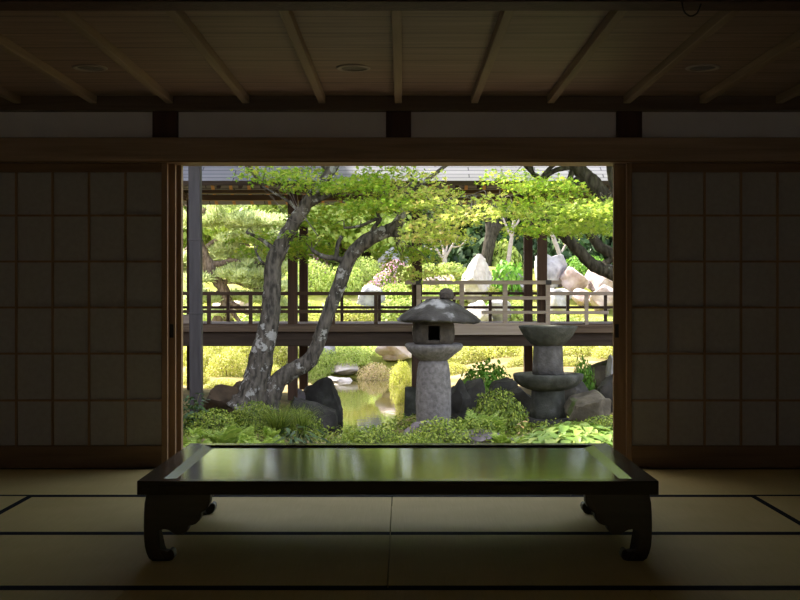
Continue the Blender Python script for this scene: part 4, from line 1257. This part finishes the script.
def leafy(px, D, top, w, mat, label, n=70, lf=.16, name='leafy_plant', up=.5, outline=OUT_OVAL, cat='plant', group=None):
    p = ground_at(px, D); h = max(.12, wz(top, D)-p.z)
    q = unit(rng.normal(size=(n,3))); q[:,2] = np.abs(q[:,2])
    c = q*np.array([w*.5, w*.5, h])*(.55+.45*rng.random((n,1))); c[:,2] = np.maximum(c[:,2]-lf*.2, .03)
    tg = q*np.array([1,1,.2])+np.array([0,0,-.15])+rng.normal(size=(n,3))*.2
    nr = np.array([0,0,1.0])+q*.5+rng.normal(size=(n,3))*.3
    t = empty(name, p); tag(t, label, cat, group)
    link('leaves', leaf_mesh('leaves', c, nr, lf*rng.uniform(.7,1.15,n), outline, tang=tg, curl=.3), M[mat], t)
    m = MB()
    for i in range(0, n, 3):
        m.tube([(c[i,0]*.1, c[i,1]*.1, 0), (c[i,0]*.5, c[i,1]*.5, c[i,2]*.7), tuple(c[i])], [.006,.005,.003], 4)
    m.build('stems', M['stem'], t)
    return t
leafy(296, 11.0, 420, .62, 'lf_gloss', 'dark glossy leaved plant at the near right edge of the fern bed', 190, .13, outline=OUT_OVAL*np.array([1,.42]))
leafy(192, 12.8, 390, .55, 'lf_dark', 'dark leaved plant at the foot of the grey post', 260, .075)
# small-leaved shrubs
def near_bush(px, D, top, wpx, mat, label, kind='fine', group=None, d=None):
    p = ground_at(px, D); s = D/F
    return bush(p - Vector((0,0,.03)), wpx*s, wz(top, D)-p.z, kind, mat, label, group, d=d)
near_bush(214, 12.6, 404, 66, 'lf_azalea', 'small leaved green shrub below the brown boulder')
near_bush(256, 12.9, 396, 60, 'lf_azalea', 'small leaved dark green shrub at the foot of the left maple stem')
near_bush(300, 13.0, 404, 50, 'lf_azalea', 'small leaved shrub between the maple and the pond rock')
near_bush(372, 11.2, 420, 66, 'lf_azalea', 'spreading azalea behind the table, left of the lantern')
near_bush(345, 11.5, 432, 40, 'lf_fern', 'low light green shrub at the near pond edge')
near_bush(406, 11.0, 428, 50, 'lf_azalea', 'low azalea right at the table edge below the lantern', group=None)
near_bush(440, 11.4, 412, 74, 'lf_azalea', 'bushy azalea in front of the lantern pedestal')
near_bush(478, 11.7, 412, 56, 'lf_azalea', 'bushy azalea right of the one in front of the lantern')
near_bush(498, 12.8, 383, 62, 'lf_azalea', 'tall darker azalea left of the stone pillar')
near_bush(486, 15.6, 356, 62, 'lf_fresh', 'bright green shrub under the walkway right of the lantern', 'mid')
near_bush(583, 15.2, 353, 28, 'lf_fresh', 'upright bright green shrub under the walkway at the right', 'mid')
near_bush(604, 12.2, 411, 60, 'lf_azalea', 'fine leaved shrub at the right doorway edge behind the hosta')
near_bush(570, 12.6, 418, 50, 'lf_azalea', 'low fine leaved shrub behind the hosta')
bush_px(326, 402, 15, 12, 'mid', 'lf_gold', 'small yellow green plant on the dark rocks at the pond edge', None, D=15.0, name='plant', cat='plant')

# hosta
def hosta_leaf(L, W):
    rows = 7; V = []; Fc = []
    for i in range(rows):
        u = i/(rows-1)
        w = W*math.sin(math.pi*(u**.75)*.97+.03)*.5
        zc = .10*L*math.sin(u*2.2)-.32*L*u*u
        for j, k in enumerate((-1,-.5,0,.5,1)):
            V.append((u*L, k*w, zc + .16*w*abs(k)*2 - .0))
    for i in range(rows-1):
        for j in range(4):
            Fc.append((i*5+j, i*5+j+1, (i+1)*5+j+1, (i+1)*5+j))
    return V, Fc
def hosta_mesh(n=46):
    V, Fc = [], []
    for k in range(n):
        a = 2.4*k + random.uniform(-.3,.3); e = math.asin(min(.98, (k+.5)/n))      # spread over a dome
        L = random.uniform(.13,.19); W = L*.62
        v, f = hosta_leaf(L, W)
        pos = (math.cos(a)*math.cos(e)*.20, math.sin(a)*math.cos(e)*.20, .10+.26*math.sin(e))
        down = .95-.75*e/1.57+random.uniform(-.25,.25)
        M_ = Matrix.Translation(pos) @ Matrix.Rotation(a+random.uniform(-.4,.4), 4, 'Z') @ Matrix.Rotation(down*.75, 4, 'Y') @ Matrix.Rotation(random.uniform(-.4,.4), 4, 'X')
        b = len(V)
        V += [tuple(M_ @ Vector(q)) for q in v]; Fc += [tuple(b+i for i in q) for q in f]
    me = bpy.data.meshes.new('leaves'); me.from_pydata(V, [], Fc)
    me.polygons.foreach_set('use_smooth', [True]*len(Fc)); me.update()
    me.materials.append(M['lf_hosta']); return me
HST = [hosta_mesh() for _ in range(2)]
m = MB()
for k in range(9):
    a = k*.7; m.tube([(0,0,-.02),(math.cos(a)*.05,math.sin(a)*.05,.12),(math.cos(a)*.1,math.sin(a)*.1,.2)], [.007,.006,.004], 5)
HS = m.mesh('stalks'); HS.materials.append(M['stem'])
for (px, D, top) in ((546,10.8,432),(566,11.6,422),(588,11.5,423),(606,10.8,431),(576,10.7,432),(552,11.7,424),(600,11.6,426),(536,11.4,433),(560,10.9,431),(590,10.7,433),(577,12.0,420),(612,11.5,426)):
    p = ground_at(px, D); h = (wz(top, D)-p.z)/.40
    t = empty('hosta', p, random.uniform(0, 6.28)); t.scale = (.95, .95, h)
    tag(t, 'pale green broad leaved hosta behind the right corner of the table', 'hosta', 'hostas behind the right corner of the table')
    link('leaves', random.choice(HST), None, t); link('stalks', HS, None, t)
leafy(523, 11.4, 419, .14, 'lf_orange', 'slim stalk of orange bracts left of the hosta', 30, .05, cat='flower')

# ground cover leaves between the plants
n = 16000
xs_ = rng.uniform(-2.6, 2.8, n); ys_ = rng.uniform(9.6, 14.0, n)
keep = np.array([not (H(a,b) < -.66) for a, b in zip(xs_, ys_)])
xs_, ys_ = xs_[keep], ys_[keep]
zs_ = np.array([H(a,b) for a, b in zip(xs_, ys_)]) + rng.uniform(.0,.10,len(xs_))
me = leaf_mesh('ground_cover', np.stack([xs_,ys_,zs_],1), rng.normal(size=(len(xs_),3))*.5+np.array([0,0,1]), rng.uniform(.022,.05,len(xs_)), OUT_OVAL, curl=.2)
o = link('ground_cover', me, M['lf_azalea']); tag(o, 'low leafy ground cover between the plants of the near bed', 'ground cover', kind='stuff')
